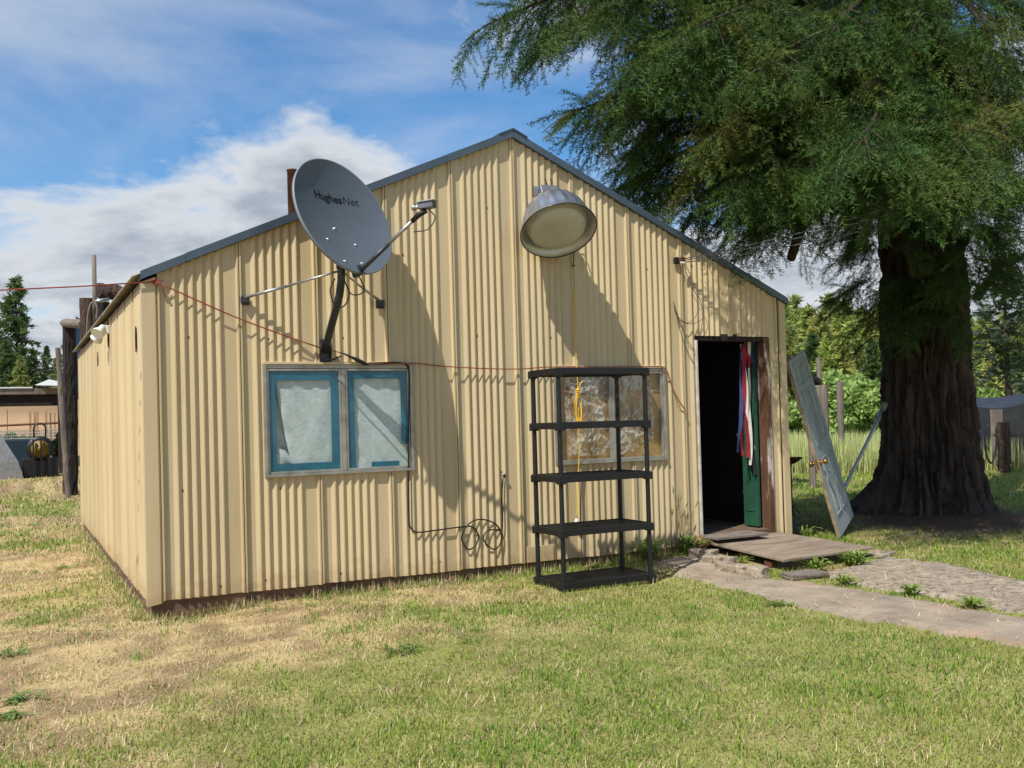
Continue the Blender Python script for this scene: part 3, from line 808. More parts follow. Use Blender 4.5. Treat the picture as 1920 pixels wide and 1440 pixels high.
def spline(pts, n=8):
    pts = [np.array(p, float) for p in pts]; out = []
    P_ = [2 * pts[0] - pts[1]] + pts + [2 * pts[-1] - pts[-2]]
    for i in range(1, len(P_) - 2):
        a, b, c, d = P_[i - 1:i + 3]
        for k in range(n):
            t = k / n
            out.append(.5 * ((2 * b) + (c - a) * t + (2 * a - 5 * b + 4 * c - d) * t * t + (-a + 3 * b - 3 * c + d) * t ** 3))
    return out + [pts[-1]]
def cable(name, pts, r, m, parent=None, n=6, seg=8):
    mb = MB(); mb.tube(spline(pts, seg), r, n); return mb.build(name, m, parent, smooth=True)
cable('cable', [LN + (.02, 0, -.01), LN + (.06, -.02, -.07), LN + (.02, .02, -.15), LN + (-.08, .06, -.17)], .0045, 'cable', dish)
wy = lambda u, v, y: on_wall(u, v, y)
cable('cable', [AB, wy(683, 545, -.55), wy(660, 552, -.54), wy(645, 525, -.55)], .005, 'cable', dish)
cable('cable', [wy(628, 522, -.54), wy(619, 545, -.53), wy(628, 572, -.5), wy(645, 574, -.5), wy(655, 550, -.52), wy(645, 525, -.55)], .005, 'cable', dish)
cable('cable', [wy(628, 575, -.45), wy(612, 630, -.22), wy(600, 665, -.05), wy(610, 678, -.045), wy(640, 668, -.045)], .006, 'cable', dish)

# ------------------------------------------------------------------ barn lamp
BN = np.array([-.108, -.535, -.838]); BN /= np.linalg.norm(BN)
BE1 = np.cross((0, 0, 1.0), BN); BE1 /= np.linalg.norm(BE1); BE2 = np.cross(BN, BE1)
BC = on_wall(1047.4, 433, -.40)
BR = 72.2 / FPX * ((BC - CAM) @ CF)
lamp = thing('yard_lamp', (BC[0] - .1, 0, BC[2] + .3), 'large aluminium yard lamp with a wide ribbed shade high on the gable', 'lamp')
mb = MB()
rib = lambda j, k: (.010 if (k // 2) % 2 else -.004) if 1 <= j <= 4 else 0
mb.lathe([(BR * .30, -.335), (BR * .48, -.325), (BR * .66, -.275), (BR * .80, -.19), (BR * .90, -.08), (BR * .93, -.06), (BR, -.006), (BR + .004, 0), (BR - .003, .002), (BR * .93, -.03), (BR * .80, -.075), (BR * .70, -.10)], BC, (BE1, BE2, BN), 72, rib)
mb.build('shade', 'spun', lamp, smooth=True)
mb = MB(); mb.lathe([(BR + .001, -.004), (BR + .006, .002), (BR + .001, .008), (BR - .004, .003)], BC, (BE1, BE2, BN), 72); mb.build('rim', 'cable', lamp, smooth=True)
mb = MB(); mb.lathe([(BR * .80, -.074), (BR * .765, -.070), (BR * .76, -.030), (BR * .70, -.008), (BR * .60, .004), (BR * .3, .014), (.0005, .016)], BC, (BE1, BE2, BN), 64); mb.build('lens', 'lens', lamp, smooth=True)
hb = BC - BN * .40
mb = MB(); mb.box((-.095, -.075, -.08), (.075, .075, .07), (BE1, BE2, BN), hb); mb.build('ballast_box', 'ballast', lamp, bevel=.012)
mb = MB(); mb.lathe([(.055, -.02), (.10, .06), (.105, .075)], BC - BN * .41, (BE1, BE2, BN), 24); mb.build('neck', 'ballast', lamp, smooth=True)
mb = MB(); wb = np.array([hb[0] - .01, -.03, hb[2] + .05]); mb.tube([hb - BN * .05, (hb + wb) / 2 + (0, 0, .05), wb], .018, 10); mb.build('arm', 'galv', lamp, smooth=True)
mb = MB(); mb.box((wb[0] - .05, -.028, wb[2] - .08), (wb[0] + .05, -.02, wb[2] + .08)); mb.build('wall_plate', 'galv', lamp, bevel=.003)
e = hb - BN * .08
cable('wire', [e, e + (-.02, -.02, .06), e + (-.035, -.01, .10)], .005, 'cable', lamp); cable('wire', [e, e + (.03, -.02, .05), e + (.025, -.01, .11)], .005, 'cable', lamp)
cable('wire', [e + (.0, -.03, .02), e + (.10, -.06, .0), BC - BN * .32 + BE1 * .13], .005, 'cable', lamp)
cable('wire', [wy(1076, 470, -.2), wy(1076, 488, -.10), wy(1073, 499, -.04), wy(1079, 497, -.04)], .004, 'cable', lamp)

# ------------------------------------------------------------------ lines and cords on the front
RW = .045
k0 = on_wall(292, 528, -RW)
line = MB()
far_l = on_wall(-260, 556, -RW)
line.tube([far_l, on_wall(0, 544, -RW), on_wall(150, 537, -RW), k0], .0055, 6)
line.tube(spline([k0, on_wall(450, 598, -.05), on_wall(600, 652, -.06), on_wall(618, 656, -.06)], 5), .0055, 6)
line.tube(spline([on_wall(618, 656, -.06), on_wall(640, 662, -.05)], 3), .004, 6)
line.tube(spline([on_wall(690, 684, -.05), on_wall(770, 681, -.05), on_wall(850, 688, -.045), on_wall(960, 692, -.045), on_wall(1035, 688, -.05), on_wall(1140, 688, -.05), on_wall(1240, 687, -.05)], 6), .005, 6)
wl = line.build('washing_line', 'redwire', smooth=True)
tag(wl, 'rusty red wire line strung along the front of the shed at window height', 'wire')
kn = MB()
for a in range(4):
    pts = [k0 + .022 * np.array([math.cos(t + a) * (1 + .3 * math.sin(a * 2)), .25 * math.sin(2 * t + a), math.sin(t + a * .5) * .8]) for t in np.linspace(0, 5.8, 14)]
    kn.tube(pts, .0045, 5)
kn.tube([k0, k0 + (.05, -.005, .012)], .004, 5); kn.tube([k0, k0 + (0, RW, 0)], .006, 6)
kn.build('knot', 'redwire', wl, smooth=True)
cable('tail', [k0 + (.01, -.005, 0), k0 + (.045, -.01, -.05), k0 + (.065, .02, -.11)], .004, 'redwire', wl)
tb = MB(); a, b = on_wall(640, 661, -.05), on_wall(690, 684, -.05)
tb.tube([a, a + (b - a) * .35, a + (b - a) * .5, a + (b - a) * .55, a + (b - a) * .9, b], [.007, .009, .014, .017, .014, .006], 8); tb.build('tensioner', 'cable', wl, smooth=True)
# coax run beside the window, looped twice and tied to an eye
cx = lambda u, v, y=-.032: on_wall(u, v, y)
pts = [cx(690, 681, -.06), cx(745, 680, -.055), cx(765, 688), cx(768, 730), cx(766, 800), cx(766, 900), cx(767, 975), cx(772, 992), cx(785, 998), cx(820, 994), cx(865, 988), cx(885, 988), cx(897, 1003), cx(892, 1022), cx(878, 1030), cx(866, 1012), cx(870, 994), cx(885, 978), cx(905, 974), cx(928, 982), cx(940, 1000), cx(938, 1020), cx(926, 1030), cx(912, 1020), cx(906, 1008), cx(915, 995), cx(932, 993), cx(941, 990), cx(942, 960), cx(941, 930), cx(943, 896)]
cab = cable('coax_cable', pts, .0065, 'cable', None, 6, 7)
tag(cab, 'black cable hanging from the taped window and looped twice low on the wall', 'cable')
mb = MB(); q = cx(944, 892, -.02); mb.lathe([(.006, -.02), (.006, .012), (.016, .014), (.016, .02), (.0, .022)], q, ((1, 0, 0), (0, 0, 1), (0, -1, 0)), 12); mb.build('eye_bolt', 'darkgrey', cab, smooth=True)
# yellow cord
yc = cable('extension_cord', [on_wall(1077, 540, -.035), on_wall(1079, 620, -.04), on_wall(1081, 690, -.06), on_wall(1083, 715, -.07), on_wall(1085, 760, -.07)], .0038, 'yellow')
tag(yc, 'yellow extension cord hanging down the wall in a bundle with a white plug', 'cord')
c0 = on_wall(1083, 722, -.08)
mb = MB()
for j in range(6):
    w_ = .022 + .006 * random.random(); h_ = .115 + .03 * random.random(); ph = random.uniform(-.3, .3)
    mb.tube(spline([c0 + (0, 0, -.03), c0 + (-w_ * 1.2 + ph * .02, -.012 * random.random(), -.16), c0 + (-w_ * .8, 0, -.16 - h_), c0 + (ph * .03, -.01, -.20 - h_), c0 + (w_ * .9, -.012, -.16 - h_), c0 + (w_ * 1.1, 0, -.16), c0 + (0, 0, -.03)], 6), .0045, 5)
for j in range(5):
    z = -.04 - .016 * j
    mb.tube([c0 + .018 * np.array([math.cos(t), .8 * math.sin(t), 0]) + (0, 0, z + .006 * math.sin(t)) for t in np.linspace(0, 6.28, 12)], .0045, 5)
mb.tube(spline([c0 + (0, 0, -.05), c0 + (.02, -.01, .0), c0 + (.05, -.01, .035), c0 + (.07, 0, .02)], 6), .0045, 5)
mb.build('bundle', 'yellow', yc, smooth=True)
cable('tail', [c0 + (0, 0, -.2), on_wall(1086, 840, -.06), on_wall(1084, 900, -.05), on_wall(1082, 972, -.05)], .0045, 'yellow', yc)
pz = on_wall(1081, 985, -.05)
mb = MB(); mb.tube([pz + (0, 0, .06), pz + (0, 0, .04), pz + (0, 0, 0), pz + (0, 0, -.02)], [.008, .016, .018, .015], 10); mb.build('plug', 'whiteplastic', yc, smooth=True)
oc = cable('loose_cord', [on_wall(1240, 687, -.05), on_wall(1250, 695, -.06), on_wall(1262, 730, -.05), on_wall(1275, 755, -.05), on_wall(1284, 768, -.045), on_wall(1283, 775, -.045)], .006, 'orange')
tag(oc, 'short brown cord end dangling from the corner of the boarded window', 'cord')
# service wires
sb = on_wall(1272, 488, -.06)
sv = thing('service_bracket', (sb[0], 0, sb[2]), 'small dark insulator bracket bolted to the wall above the doorway', 'bracket')
mb = MB(); mb.box((sb[0] - .03, -.06, sb[2] - .03), (sb[0] + .015, -.018, sb[2] + .03)); mb.build('plate', 'darkvoid', sv, bevel=.004)
for dz in (.018, -.004, -.026):
    mb = MB(); mb.lathe([(.006, -.03), (.014, -.012), (.009, 0), (.014, .012), (.006, .03)], sb + (.035, -.02, dz), ((0, 1, 0), (0, 0, 1), (1, 0, 0)), 10); mb.build('insulator', 'rust' if dz > -.02 else 'whiteplastic', sv, smooth=True)
LBL = ['topmost of three thin overhead wires running from the wall bracket past the fir', 'middle of three thin overhead wires running from the wall bracket past the fir', 'lowest of three thin overhead wires running from the wall bracket past the fir']
for j, (ve, dz) in enumerate(((305, .016), (324, 0), (353, -.02))):
    a = sb + (.06, -.02, dz); e1 = at_range(1920, ve, 8.6); e2 = a + (e1 - a) * 1.9 + np.array([0, 0, .55])
    pts = []
    for t in np.linspace(0, 1, 28):
        p = a + (e2 - a) * t; p[2] -= .55 * 4 * t * (1 - t) * .5; pts.append(p)
    # re-hang so that the line still passes where it leaves the picture
    mb = MB(); mb.tube(pts, .0052, 5)
    tag(mb.build('overhead_wire', 'wire', smooth=True), LBL[j], 'wire', 'service wires')
lp = MB()
lp.tube(spline([sb + (.05, -.02, -.02), on_wall(1290, 520, -.07), on_wall(1308, 560, -.07), on_wall(1306, 590, -.06), on_wall(1290, 605, -.05), on_wall(1272, 598, -.05), on_wall(1265, 575, -.05), on_wall(1262, 566, -.03)], 6), .0032, 5)
lp.tube(spline([sb + (.06, -.02, -.02), on_wall(1300, 530, -.08), on_wall(1318, 580, -.07), on_wall(1314, 600, -.05), on_wall(1290, 607, -.05), on_wall(1268, 590, -.045), on_wall(1263, 566, -.03)], 6), .0032, 5)
lp.tube(spline([on_wall(1265, 570, -.03), on_wall(1275, 620, -.03), on_wall(1290, 660, -.03), on_wall(1303, 684, -.03)], 6), .003, 5)
lp.tube(spline([on_wall(1267, 580, -.03), on_wall(1285, 630, -.03), on_wall(1303, 660, -.03)], 6), .003, 5)
lp.build('drop_wire', 'wire', sv, smooth=True)
# white floodlight under the long eave
fl = on_side(192, 626, -.08)
ft = thing('eave_floodlight', fl, 'small white two-headed floodlight tucked under the eave of the long wall', 'light')
for s in (-1, 1):
    q = fl + np.array([-.03, s * .06, -.02 * s]); d = np.array([-.5, s * .5, -.6]); d /= np.linalg.norm(d); e1 = np.cross(d, (0, 0, 1.)); e1 /= np.linalg.norm(e1)
    mb = MB(); mb.lathe([(.0005, -.07), (.03, -.07), (.035, -.02), (.06, .03), (.062, .045), (.05, .04), (.0005, .03)], q, (e1, np.cross(d, e1), d), 14); mb.build('lamp_head', 'whiteplastic', ft, smooth=True)
mb = MB(); mb.box((fl[0] - .01, fl[1] - .05, fl[2] - .0), (-.02, fl[1] + .05, fl[2] + .08)); mb.build('base', 'whiteplastic', ft, bevel=.006)

# ------------------------------------------------------------------ shelving unit
SW, SD = .86, .46; SC = np.array([3.30, -.775])
shelf = thing('shelving_unit', (SC[0], SC[1], 0), 'tall black plastic shelving unit with five shelves in front of the boarded window', 'shelf unit')
g0 = float(gz(SC[0], SC[1])) + .01
HZ = [.035, .445, .860, 1.275, 1.700]
xs_ = (SC[0] - SW / 2, SC[0] + SW / 2); ys_ = (SC[1] - SD / 2, SC[1] + SD / 2)
for lv, z in enumerate(HZ):
    z += g0; h = .052
    mb = MB(); t = .012
    mb.box((xs_[0], ys_[0], z - h / 2), (xs_[1], ys_[0] + t, z + h / 2)); mb.box((xs_[0], ys_[1] - t, z - h / 2), (xs_[1], ys_[1], z + h / 2))
    mb.box((xs_[0], ys_[0] + t + .0005, z - h / 2), (xs_[0] + t, ys_[1] - t - .0005, z + h / 2)); mb.box((xs_[1] - t, ys_[0] + t + .0005, z - h / 2), (xs_[1], ys_[1] - t - .0005, z + h / 2))
    for cx_ in xs_:
        for cyy in ys_:
            sx = 1 if cx_ == xs_[0] else -1; sy = 1 if cyy == ys_[0] else -1
            mb.box((min(cx_ - sx * .006, cx_ + sx * .055), min(cyy - sy * .006, cyy + sy * .055), z - h / 2 - .012), (max(cx_ - sx * .006, cx_ + sx * .055), max(cyy - sy * .006, cyy + sy * .055), z + h / 2 - .006))
    so = mb.build('shelf', 'blackplastic', shelf, bevel=.004)
    mb = MB(); zt_ = z + h / 2 - .012
    nb = 13
    for i in range(nb):
        yy = ys_[0] + .02 + (SD - .04) * i / (nb - 1); mb.box((xs_[0] + t, yy - .006, zt_), (xs_[1] - t, yy + .006, zt_ + .006))
    for i in range(21):
        xx = xs_[0] + .02 + (SW - .04) * i / 20; mb.box((xx - .006, ys_[0] + t, zt_ - .008), (xx + .006, ys_[1] - t, zt_ - .0005))
    for i in (1, 2): mb.box((xs_[0] + t, ys_[0] + SD * i / 3 - .008, zt_ - .03), (xs_[1] - t, ys_[0] + SD * i / 3 + .008, zt_ - .009))
    mb.build('lattice', 'blackplastic', so)['kind'] = 'stuff'
for ix in (0, 1):
    for iy in (0, 1):
        mb = MB(); sx = 1 - 2 * ix; sy = 1 - 2 * iy
        c = np.array([xs_[ix] + sx * .025, ys_[iy] + sy * .025])
        for a, b in zip(HZ[:-1], HZ[1:]):
            mb.tube([(c[0], c[1], g0 + a), (c[0], c[1], g0 + b)], [.0195, .018], 12)
        mb.tube([(c[0], c[1], g0 - .03), (c[0], c[1], g0 + HZ[0])], .0195, 12)
        mb.build('post', 'blackplastic', shelf, smooth=False)

# ------------------------------------------------------------------ doorstep, slabs and the leaning door
step = thing('doorstep_platform', (5.43, -.64, 0), 'weathered plywood doorstep platform lying before the open doorway', 'platform')
mb = MB()
top = [(4.90, -1.22, .100), (5.96, -1.22, .118), (5.98, -.60, .128), (5.93, -.04, .150), (4.96, -.05, .150), (4.94, -.32, .135)]
nT = len(top); mb.add(top + [(p[0], p[1], p[2] - .022) for p in top], [tuple(range(nT)), tuple(range(2 * nT - 1, nT - 1, -1))] + [((i + 1) % nT, i, nT + i, nT + (i + 1) % nT) for i in range(nT)])
mb.build('plywood_top', 'ply', step, bevel=.003)
for y in (-1.0, -.56, -.12):
    mb = MB(); mb.box((5.0, y - .035, -.02), (5.78, y + .035, .074)); mb.build('joist', 'greywood', step, bevel=.004)
mb = MB(); mb.box((5.80, -1.10, .0), (5.86, -.15, .084)); mb.build('joist', 'greywood', step, bevel=.004)
def stone(name, c, sz, rz, m, label, cat, group=None, seed=0):
    import bmesh
    bm = bmesh.new(); bmesh.ops.create_cube(bm, size=1.0); bmesh.ops.subdivide_edges(bm, edges=bm.edges[:], cuts=1, use_grid_fill=True)
    r = random.Random(seed)
    for v in bm.verts:
        v.co += Vector((r.uniform(-.025, .025), r.uniform(-.025, .025), r.uniform(-.09, .09)))
        v.co = Vector((v.co.x * sz[0], v.co.y * sz[1], v.co.z * sz[2]))
    me = bpy.data.meshes.new(name); bm.to_mesh(me); bm.free(); me.materials.append(M[m])
    o = bpy.data.objects.new(name, me); col.objects.link(o); o.location = c; o.rotation_euler = (0, 0, rz)
    b = o.modifiers.new('b', 'BEVEL'); b.width = .008; b.segments = 2
    return tag(o, label, cat, group)
bl = [((4.70, -.40), .26, 'pale broken concrete kerb block nearest the shed wall', 1), ((4.61, -.74), .30, 'middle one of three pale broken kerb blocks beside the doorstep', 2), ((4.52, -1.14), .46, 'long pale kerb block end farthest from the shed wall', 3)]
for (x, y), ln, lab, sd in bl:
    stone('kerb_block', (x, y, float(gz(x, y)) + .035), (.12, ln, .10), R(14), 'concrete', lab, 'block', 'kerb blocks beside the path', sd)
stone('flat_stone', (4.86, -1.50, float(gz(4.86, -1.5)) + .03), (.36, .17, .045), R(-8), 'greywood', 'dark flat slab lying in the grass in front of the doorstep', 'slab', None, 9)
stone('flat_stone', (6.12, -1.12, float(gz(6.12, -1.12)) + .02), (.34, .2, .03), R(20), 'concrete', 'thin pale slab sticking out under the corner of the doorstep', 'slab', None, 10)
for j, (x, lab) in enumerate(((5.02, 'brown brick propping the left end of the doorstep'), (5.2, 'brown brick half hidden under the front edge of the doorstep'))):
    stone('brick', (x, -.98 + .1 * j, float(gz(x, -1)) + .03), (.17, .09, .06), R(10 * j), 'rust', lab, 'brick', 'bricks under the doorstep', 20 + j)
# panelled door leaning on the corner of the shed
DT = np.array([6.20, .06, 1.86]); DB = np.array([6.72, -.06, .03])
Du = (DT - DB) / np.linalg.norm(DT - DB)
Dw = np.array([math.cos(R(31)), math.sin(R(31)), 0]); Dw = Dw - Du * (Dw @ Du); Dw /= np.linalg.norm(Dw)
Dn = np.cross(Dw, Du); DLn = np.linalg.norm(DT - DB)
ld_ = thing('leaning_door', DB, 'grey panelled door leaning sideways against the right corner of the shed', 'door')
mb = MB(); mb.box((.0, .0, -.018), (.76, DLn, .018), (Dw, Du, Dn), DB); slabo = mb.build('door_slab', 'olddoor', ld_, bevel=.002)
mb = MB(); mb.box((-.004, .0, -.0175), (-.0005, DLn, .0175), (Dw, Du, Dn), DB); mb.build('door_edge', 'dooredge', ld_)
for (a, b) in ((.14, .33), (.43, .62)):
    for (z0, z1) in ((.22, .80), (.98, 1.52), (1.62, 1.84)):
        mb = MB(); t = .018
        for q in (((a - t, z0 - t, .018), (b + t, z0, .027)), ((a - t, z1, .018), (b + t, z1 + t, .027)), ((a - t, z0 + .0005, .018), (a, z1 - .0005, .027)), ((b, z0 + .0005, .018), (b + t, z1 - .0005, .027)), ((a + .03, z0 + .03, .018), (b - .03, z1 - .03, .025))):
            mb.box(*q, (Dw, Du, Dn), DB)
        mb.build('panel_moulding', 'olddoor', ld_, bevel=.003)
for s in (1, -1):
    mb = MB(); mb.lathe([(.034, 0), (.032, .008), (.012, .012), (.011, .035), (.024, .043), (.030, .058), (.024, .074), (.0005, .078)], DB + Dw * .06 + Du * .80 + Dn * .018 * s, (Dw, Du, Dn * s), 16); mb.build('knob', 'brass', ld_, smooth=True)
mb = MB(); mb.box((-.0065, .75, -.010), (-.004, .85, .010), (Dw, Du, Dn), DB); mb.build('latch_plate', 'brass', ld_)

# flag bunched up inside the doorway
fg = thing('hanging_flag', (5.6, .3, 2.0), 'bunched red, white and blue flag hanging inside the doorway', 'flag')
def ribbon(pts, w, m, ph, name='fold'):
    pts = spline(pts, 8); A = []; B = []; Cc = []
    for i, p in enumerate(pts):
        t = i / (len(pts) - 1); dx = np.array([.83, .55, 0]) * w * (.5 + .12 * math.sin(9 * t + ph)); n = np.array([-.55, .83, 0]) * .018 * math.sin(7 * t + ph * 2)
        A.append(p - dx + n * .4); Cc.append(p + np.array([.5, -.86, 0]) * .02 + n); B.append(p + dx - n * .5)
    mb = MB(); mb.quadstrip(A, Cc); mb.quadstrip(Cc, B)
    n = len(A); off = np.array([.004, .006, 0]); 
    mb.quadstrip([q + off for q in B], [q + off for q in Cc]); mb.quadstrip([q + off for q in Cc], [q + off for q in A])
    mb.build(name, m, fg, smooth=True)
yi = .13
fw = lambda u, v, y=yi: on_wall(u, v, y)
ribbon([fw(1392, 645), fw(1388, 720), fw(1386, 790), fw(1384, 848)], .05, 'flagblue', .3)
ribbon([fw(1394, 650), fw(1392, 730), fw(1391, 800), fw(1392, 855)], .07, 'flagred', 1.2)
ribbon([fw(1392, 650), fw(1396, 700), fw(1398, 780), fw(1400, 858)], .05, 'flagred', 2.2)
ribbon([fw(1390, 645), fw(1394, 700), fw(1399, 780), fw(1404, 820)], .035, 'flagwhite', .8)
ribbon([fw(1402, 640), fw(1405, 720), fw(1404, 800), fw(1405, 872)], .045, 'flagwhite', 2.7)
ribbon([fw(1397, 640), fw(1400, 665), fw(1404, 690)], .06, 'flagred', 3.1)
ribbon([fw(1408, 640), fw(1411, 660), fw(1409, 680)], .07, 'flagblue', 2.1)
ribbon([fw(1414, 640), fw(1416, 740), fw(1414, 830), fw(1413, 890)], .085, 'tarpdark', 1.7)  # dark garment strip added over the green door, not part of the flag
cable('cord', [fw(1409, 822), fw(1413, 835), fw(1418, 850)], .008, 'flagwhite', fg)

# ------------------------------------------------------------------ clutter to the right of the shed
cl = at_range(1505, 940, 10.9)
bk_ = np.array([6.95, 1.35, float(gz(6.95, 1.35))])
bkt = thing('bucket', bk_, 'white plastic bucket standing behind the leaning door', 'bucket')
mb = MB(); mb.lathe([(.0005, .0), (.125, .0), (.15, .34), (.158, .34), (.158, .37), (.15, .37), (.146, .35), (.12, .02), (.0005, .02)], bk_, ((1, 0, 0), (0, 1, 0), (0, 0, 1)), 24); mb.build('pail', 'whiteplastic', bkt, smooth=True)
mb = MB(); mb.tube([bk_ + (.16 * math.cos(t), .16 * math.sin(t) * .3 - .05, .33 - .12 * math.sin(t)) for t in np.linspace(0, 3.14, 12)], .004, 5); mb.build('handle', 'galv', bkt, smooth=True)
tp = MB(); n = 26; tc_ = np.array([6.55, .95])
for j in range(n):
    for i in range(n):
        a, b = i / (n - 1) * 2 - 1, j / (n - 1) * 2 - 1
        h = max(0, (1 - (a * a + b * b) ** .8)) * .62 * (.75 + .5 * float(vnoise(a, b, 2.2, 61))) + .05 * float(vnoise(a, b, 6, 62))
        x, y = tc_[0] + a * .42, tc_[1] + b * .45
        tp.v.append((x, y, float(gz(x, y)) + h))
tp.f = [(j * n + i, j * n + i + 1, (j + 1) * n + i + 1, (j + 1) * n + i) for j in range(n - 1) for i in range(n - 1)]
tag(tp.build('canvas_heap', 'greytarp', smooth=True), 'crumpled grey canvas heaped beside the shed under the leaning door', 'canvas')
fb = at_range(1482, 862, 12.2); fgz = float(gz(fb[0], fb[1]))
fs = thing('rusty_bowl_stand', (fb[0], fb[1], fgz), 'rusty bowl on a thin stand beside the right corner of the shed', 'stand')
mb = MB(); mb.lathe([(.0005, -.05), (.05, -.05), (.15, .02), (.155, .03), (.145, .028), (.04, -.035), (.0005, -.035)], fb, ((1, 0, 0), (0, 1, 0), (0, 0, 1)), 20); mb.build('bowl', 'rust', fs, smooth=True)
mb = MB(); mb.tube([(fb[0], fb[1], fgz - .05), (fb[0], fb[1], fb[2] - .05)], .012, 8); mb.build('stem', 'rust', fs, smooth=True)
for a in (0, 2.1, 4.2):
    mb = MB(); mb.tube([(fb[0], fb[1], fgz + .15), (fb[0] + .16 * math.cos(a), fb[1] + .16 * math.sin(a), fgz - .01)], .008, 6); mb.build('leg', 'rust', fs)
# low shelter roof behind
sr = thing('low_shelter', at_range(1500, 850, 17), 'low dark shelter roof showing behind the top of the leaning door', 'shelter')
ra_, rb_ = at_range(1430, 630, 17.0), at_range(1540, 712, 17.0); dp = np.array([.5, 4.0, .0])
mb = MB(); q = [ra_, rb_, rb_ + dp, ra_ + dp]; mb.add([*q, *[p + np.array((0, 0, -.09)) for p in q]], [(0, 1, 2, 3), (7, 6, 5, 4), (1, 0, 4, 5), (2, 1, 5, 6), (3, 2, 6, 7), (0, 3, 7, 4)]); mb.build('roof', 'logdark', sr)
for (u, dy) in ((1532, .2), (1528, 3.6), (1460, .2)):
    p = at_range(u, 720, 17.0) + np.array([.12 * dy, dy, 0]); zz_ = ra_[2] + (rb_[2] - ra_[2]) * ((u - 1430) / 110)
    mb = MB(); mb.tube([(p[0], p[1], -.05), (p[0], p[1], zz_ - .06)], .06, 8); mb.build('post', 'greywood', sr)
# white box and pale drum seen past the corner
bx_ = on_ground(1490, 827, 0); 
bo = thing('white_crate', (bx_[0], bx_[1], 0), 'white box with a dark lid out in the yard behind the shed', 'box')
mb = MB(); mb.box((bx_[0] - .35, bx_[1] - .25, -.02), (bx_[0] + .35, bx_[1] + .25, .26)); mb.build('body', 'whiteplastic', bo, bevel=.02)
mb = MB(); mb.box((bx_[0] - .38, bx_[1] - .28, .261), (bx_[0] + .38, bx_[1] + .28, .33)); mb.build('lid', 'rust', bo, bevel=.02)
vb = at_range(1480, 800, 34); vb[2] = float(gz(vb[0], vb[1]))
vh = thing('pale_trailer', vb, 'pale blue-white trailer body mostly hidden behind the shed corner', 'trailer')
mb = MB(); mb.box((vb[0] - 2.2, vb[1] - .5, .35), (vb[0] + .35, vb[1] + .9, 1.25)); mb.build('body', mat('pale_paint', srgb(190, 206, 212), srgb(170, 188, 196), 3, 4, .4), vh, bevel=.12)
for dx in (-1.2, -.35):
    mb = MB(); mb.lathe([(.0005, -.09), (.2, -.09), (.3, -.08), (.32, 0), (.3, .08), (.2, .09), (.0005, .09)], (vb[0] + dx, vb[1] - .5, .30), ((1, 0, 0), (0, 0, 1), (0, -1, 0)), 20); mb.build('wheel', 'cable', vh, smooth=True)
# iron pole leaning on the fir
pa, pb, pc_ = at_range(1567, 948, 11.05), at_range(1640, 800, 11.3), at_range(1652, 770, 11.5)
pl = MB(); pl.tube(spline([pa + (pa - pb) * .12, pa, (pa + pb) / 2, pb, pc_, at_range(1662, 758, 11.6)], 5), .021, 10)
po = pl.build('leaning_pipe', 'galv', smooth=True); tag(po, 'bent galvanised pipe leaning against the fir trunk', 'pipe')
mb = MB(); mb.tube([at_range(1655, 768, 11.52), at_range(1659, 757, 11.6)], .034, 10); mb.build('pipe_cap', 'weedcap', po, smooth=True)

# ------------------------------------------------------------------ log frame and shelter behind, left of the shed
def log(name, a, b, r, m, parent=None, n=22, jit=.06, seg=22):
    rr = random.Random(int(a[0] * 1000 + a[2] * 77)); a = np.array(a, float); b = np.array(b, float)
    pts = [a + (b - a) * i / seg + np.array([rr.uniform(-1, 1), rr.uniform(-1, 1), rr.uniform(-1, 1)]) * r * .10 for i in range(seg + 1)]
    mb = MB(); mb.tube(pts, [r * (1 + rr.uniform(-jit, jit)) for _ in pts], n)
    ph = [rr.uniform(-1, 1) for _ in range(n)]
    nv = []
    for i, v in enumerate(mb.v):
        ring, k = divmod(i, n); c = pts[min(ring, len(pts) - 1)]; v = np.array(v)
        nv.append(tuple(c + (v - c) * (1 + .10 * ph[k] + rr.uniform(-.07, .07))))
    mb.v = nv
    return mb.build(name, m, parent)
pA = on_ground(134, 930, 0.0); DA = float((pA - CAM) @ CF)
frame = thing('log_frame', (pA[0], pA[1], 0), 'dark round-log post and beam frame standing behind the shed', 'log frame')
tA = at_range(131, 612, DA); log('post', (pA[0], pA[1], -.1), (tA[0], tA[1], tA[2]), 11.5 / FPX * DA, 'logdark', frame)
pB = on_ground(166, 945, 0.0); DB_ = float((pB - CAM) @ CF); tB = at_range(165, 560, DB_); log('post', (pB[0], pB[1], -.1), tB, 13.5 / FPX * DB_, 'log', frame)
tC = at_range(192, 566, DB_ + .6); log('post', (tC[0], tC[1], 0), tC, 13 / FPX * DB_, 'logdark', frame)
log('beam', at_range(121, 605, DA), at_range(156, 607, DB_ + .3), 7.5 / FPX * DA, 'greywood', frame)
log('beam', at_range(182, 545, DB_ + .6), at_range(275, 556, DB_ + 1.0), 14.5 / FPX * DB_, 'log', frame)
mb = MB(); a = at_range(176, 478, DB_ - .4); b = at_range(179, 640, DB_ - .4); mb.tube([a, b], .040, 10); mb.build('vent_pipe', 'greywood', frame, smooth=True)
cable('rope', [at_range(163, 640, DB_ - .5), at_range(165, 590, DB_ - .5), at_range(172, 568, DB_ - .5), at_range(182, 575, DB_ - .5), at_range(181, 600, DB_ - .5)], .02, 'greywood', frame)
mb = MB(); mb.tube([at_range(178, 566, DB_ - .45), at_range(204, 561, DB_ - .3)], .035, 8); mb.build('pipe_arm', 'galv', frame, smooth=True)
ba = at_range(143, 600, DA + 1.5); bb = at_range(151, 745, DA + 1.5)
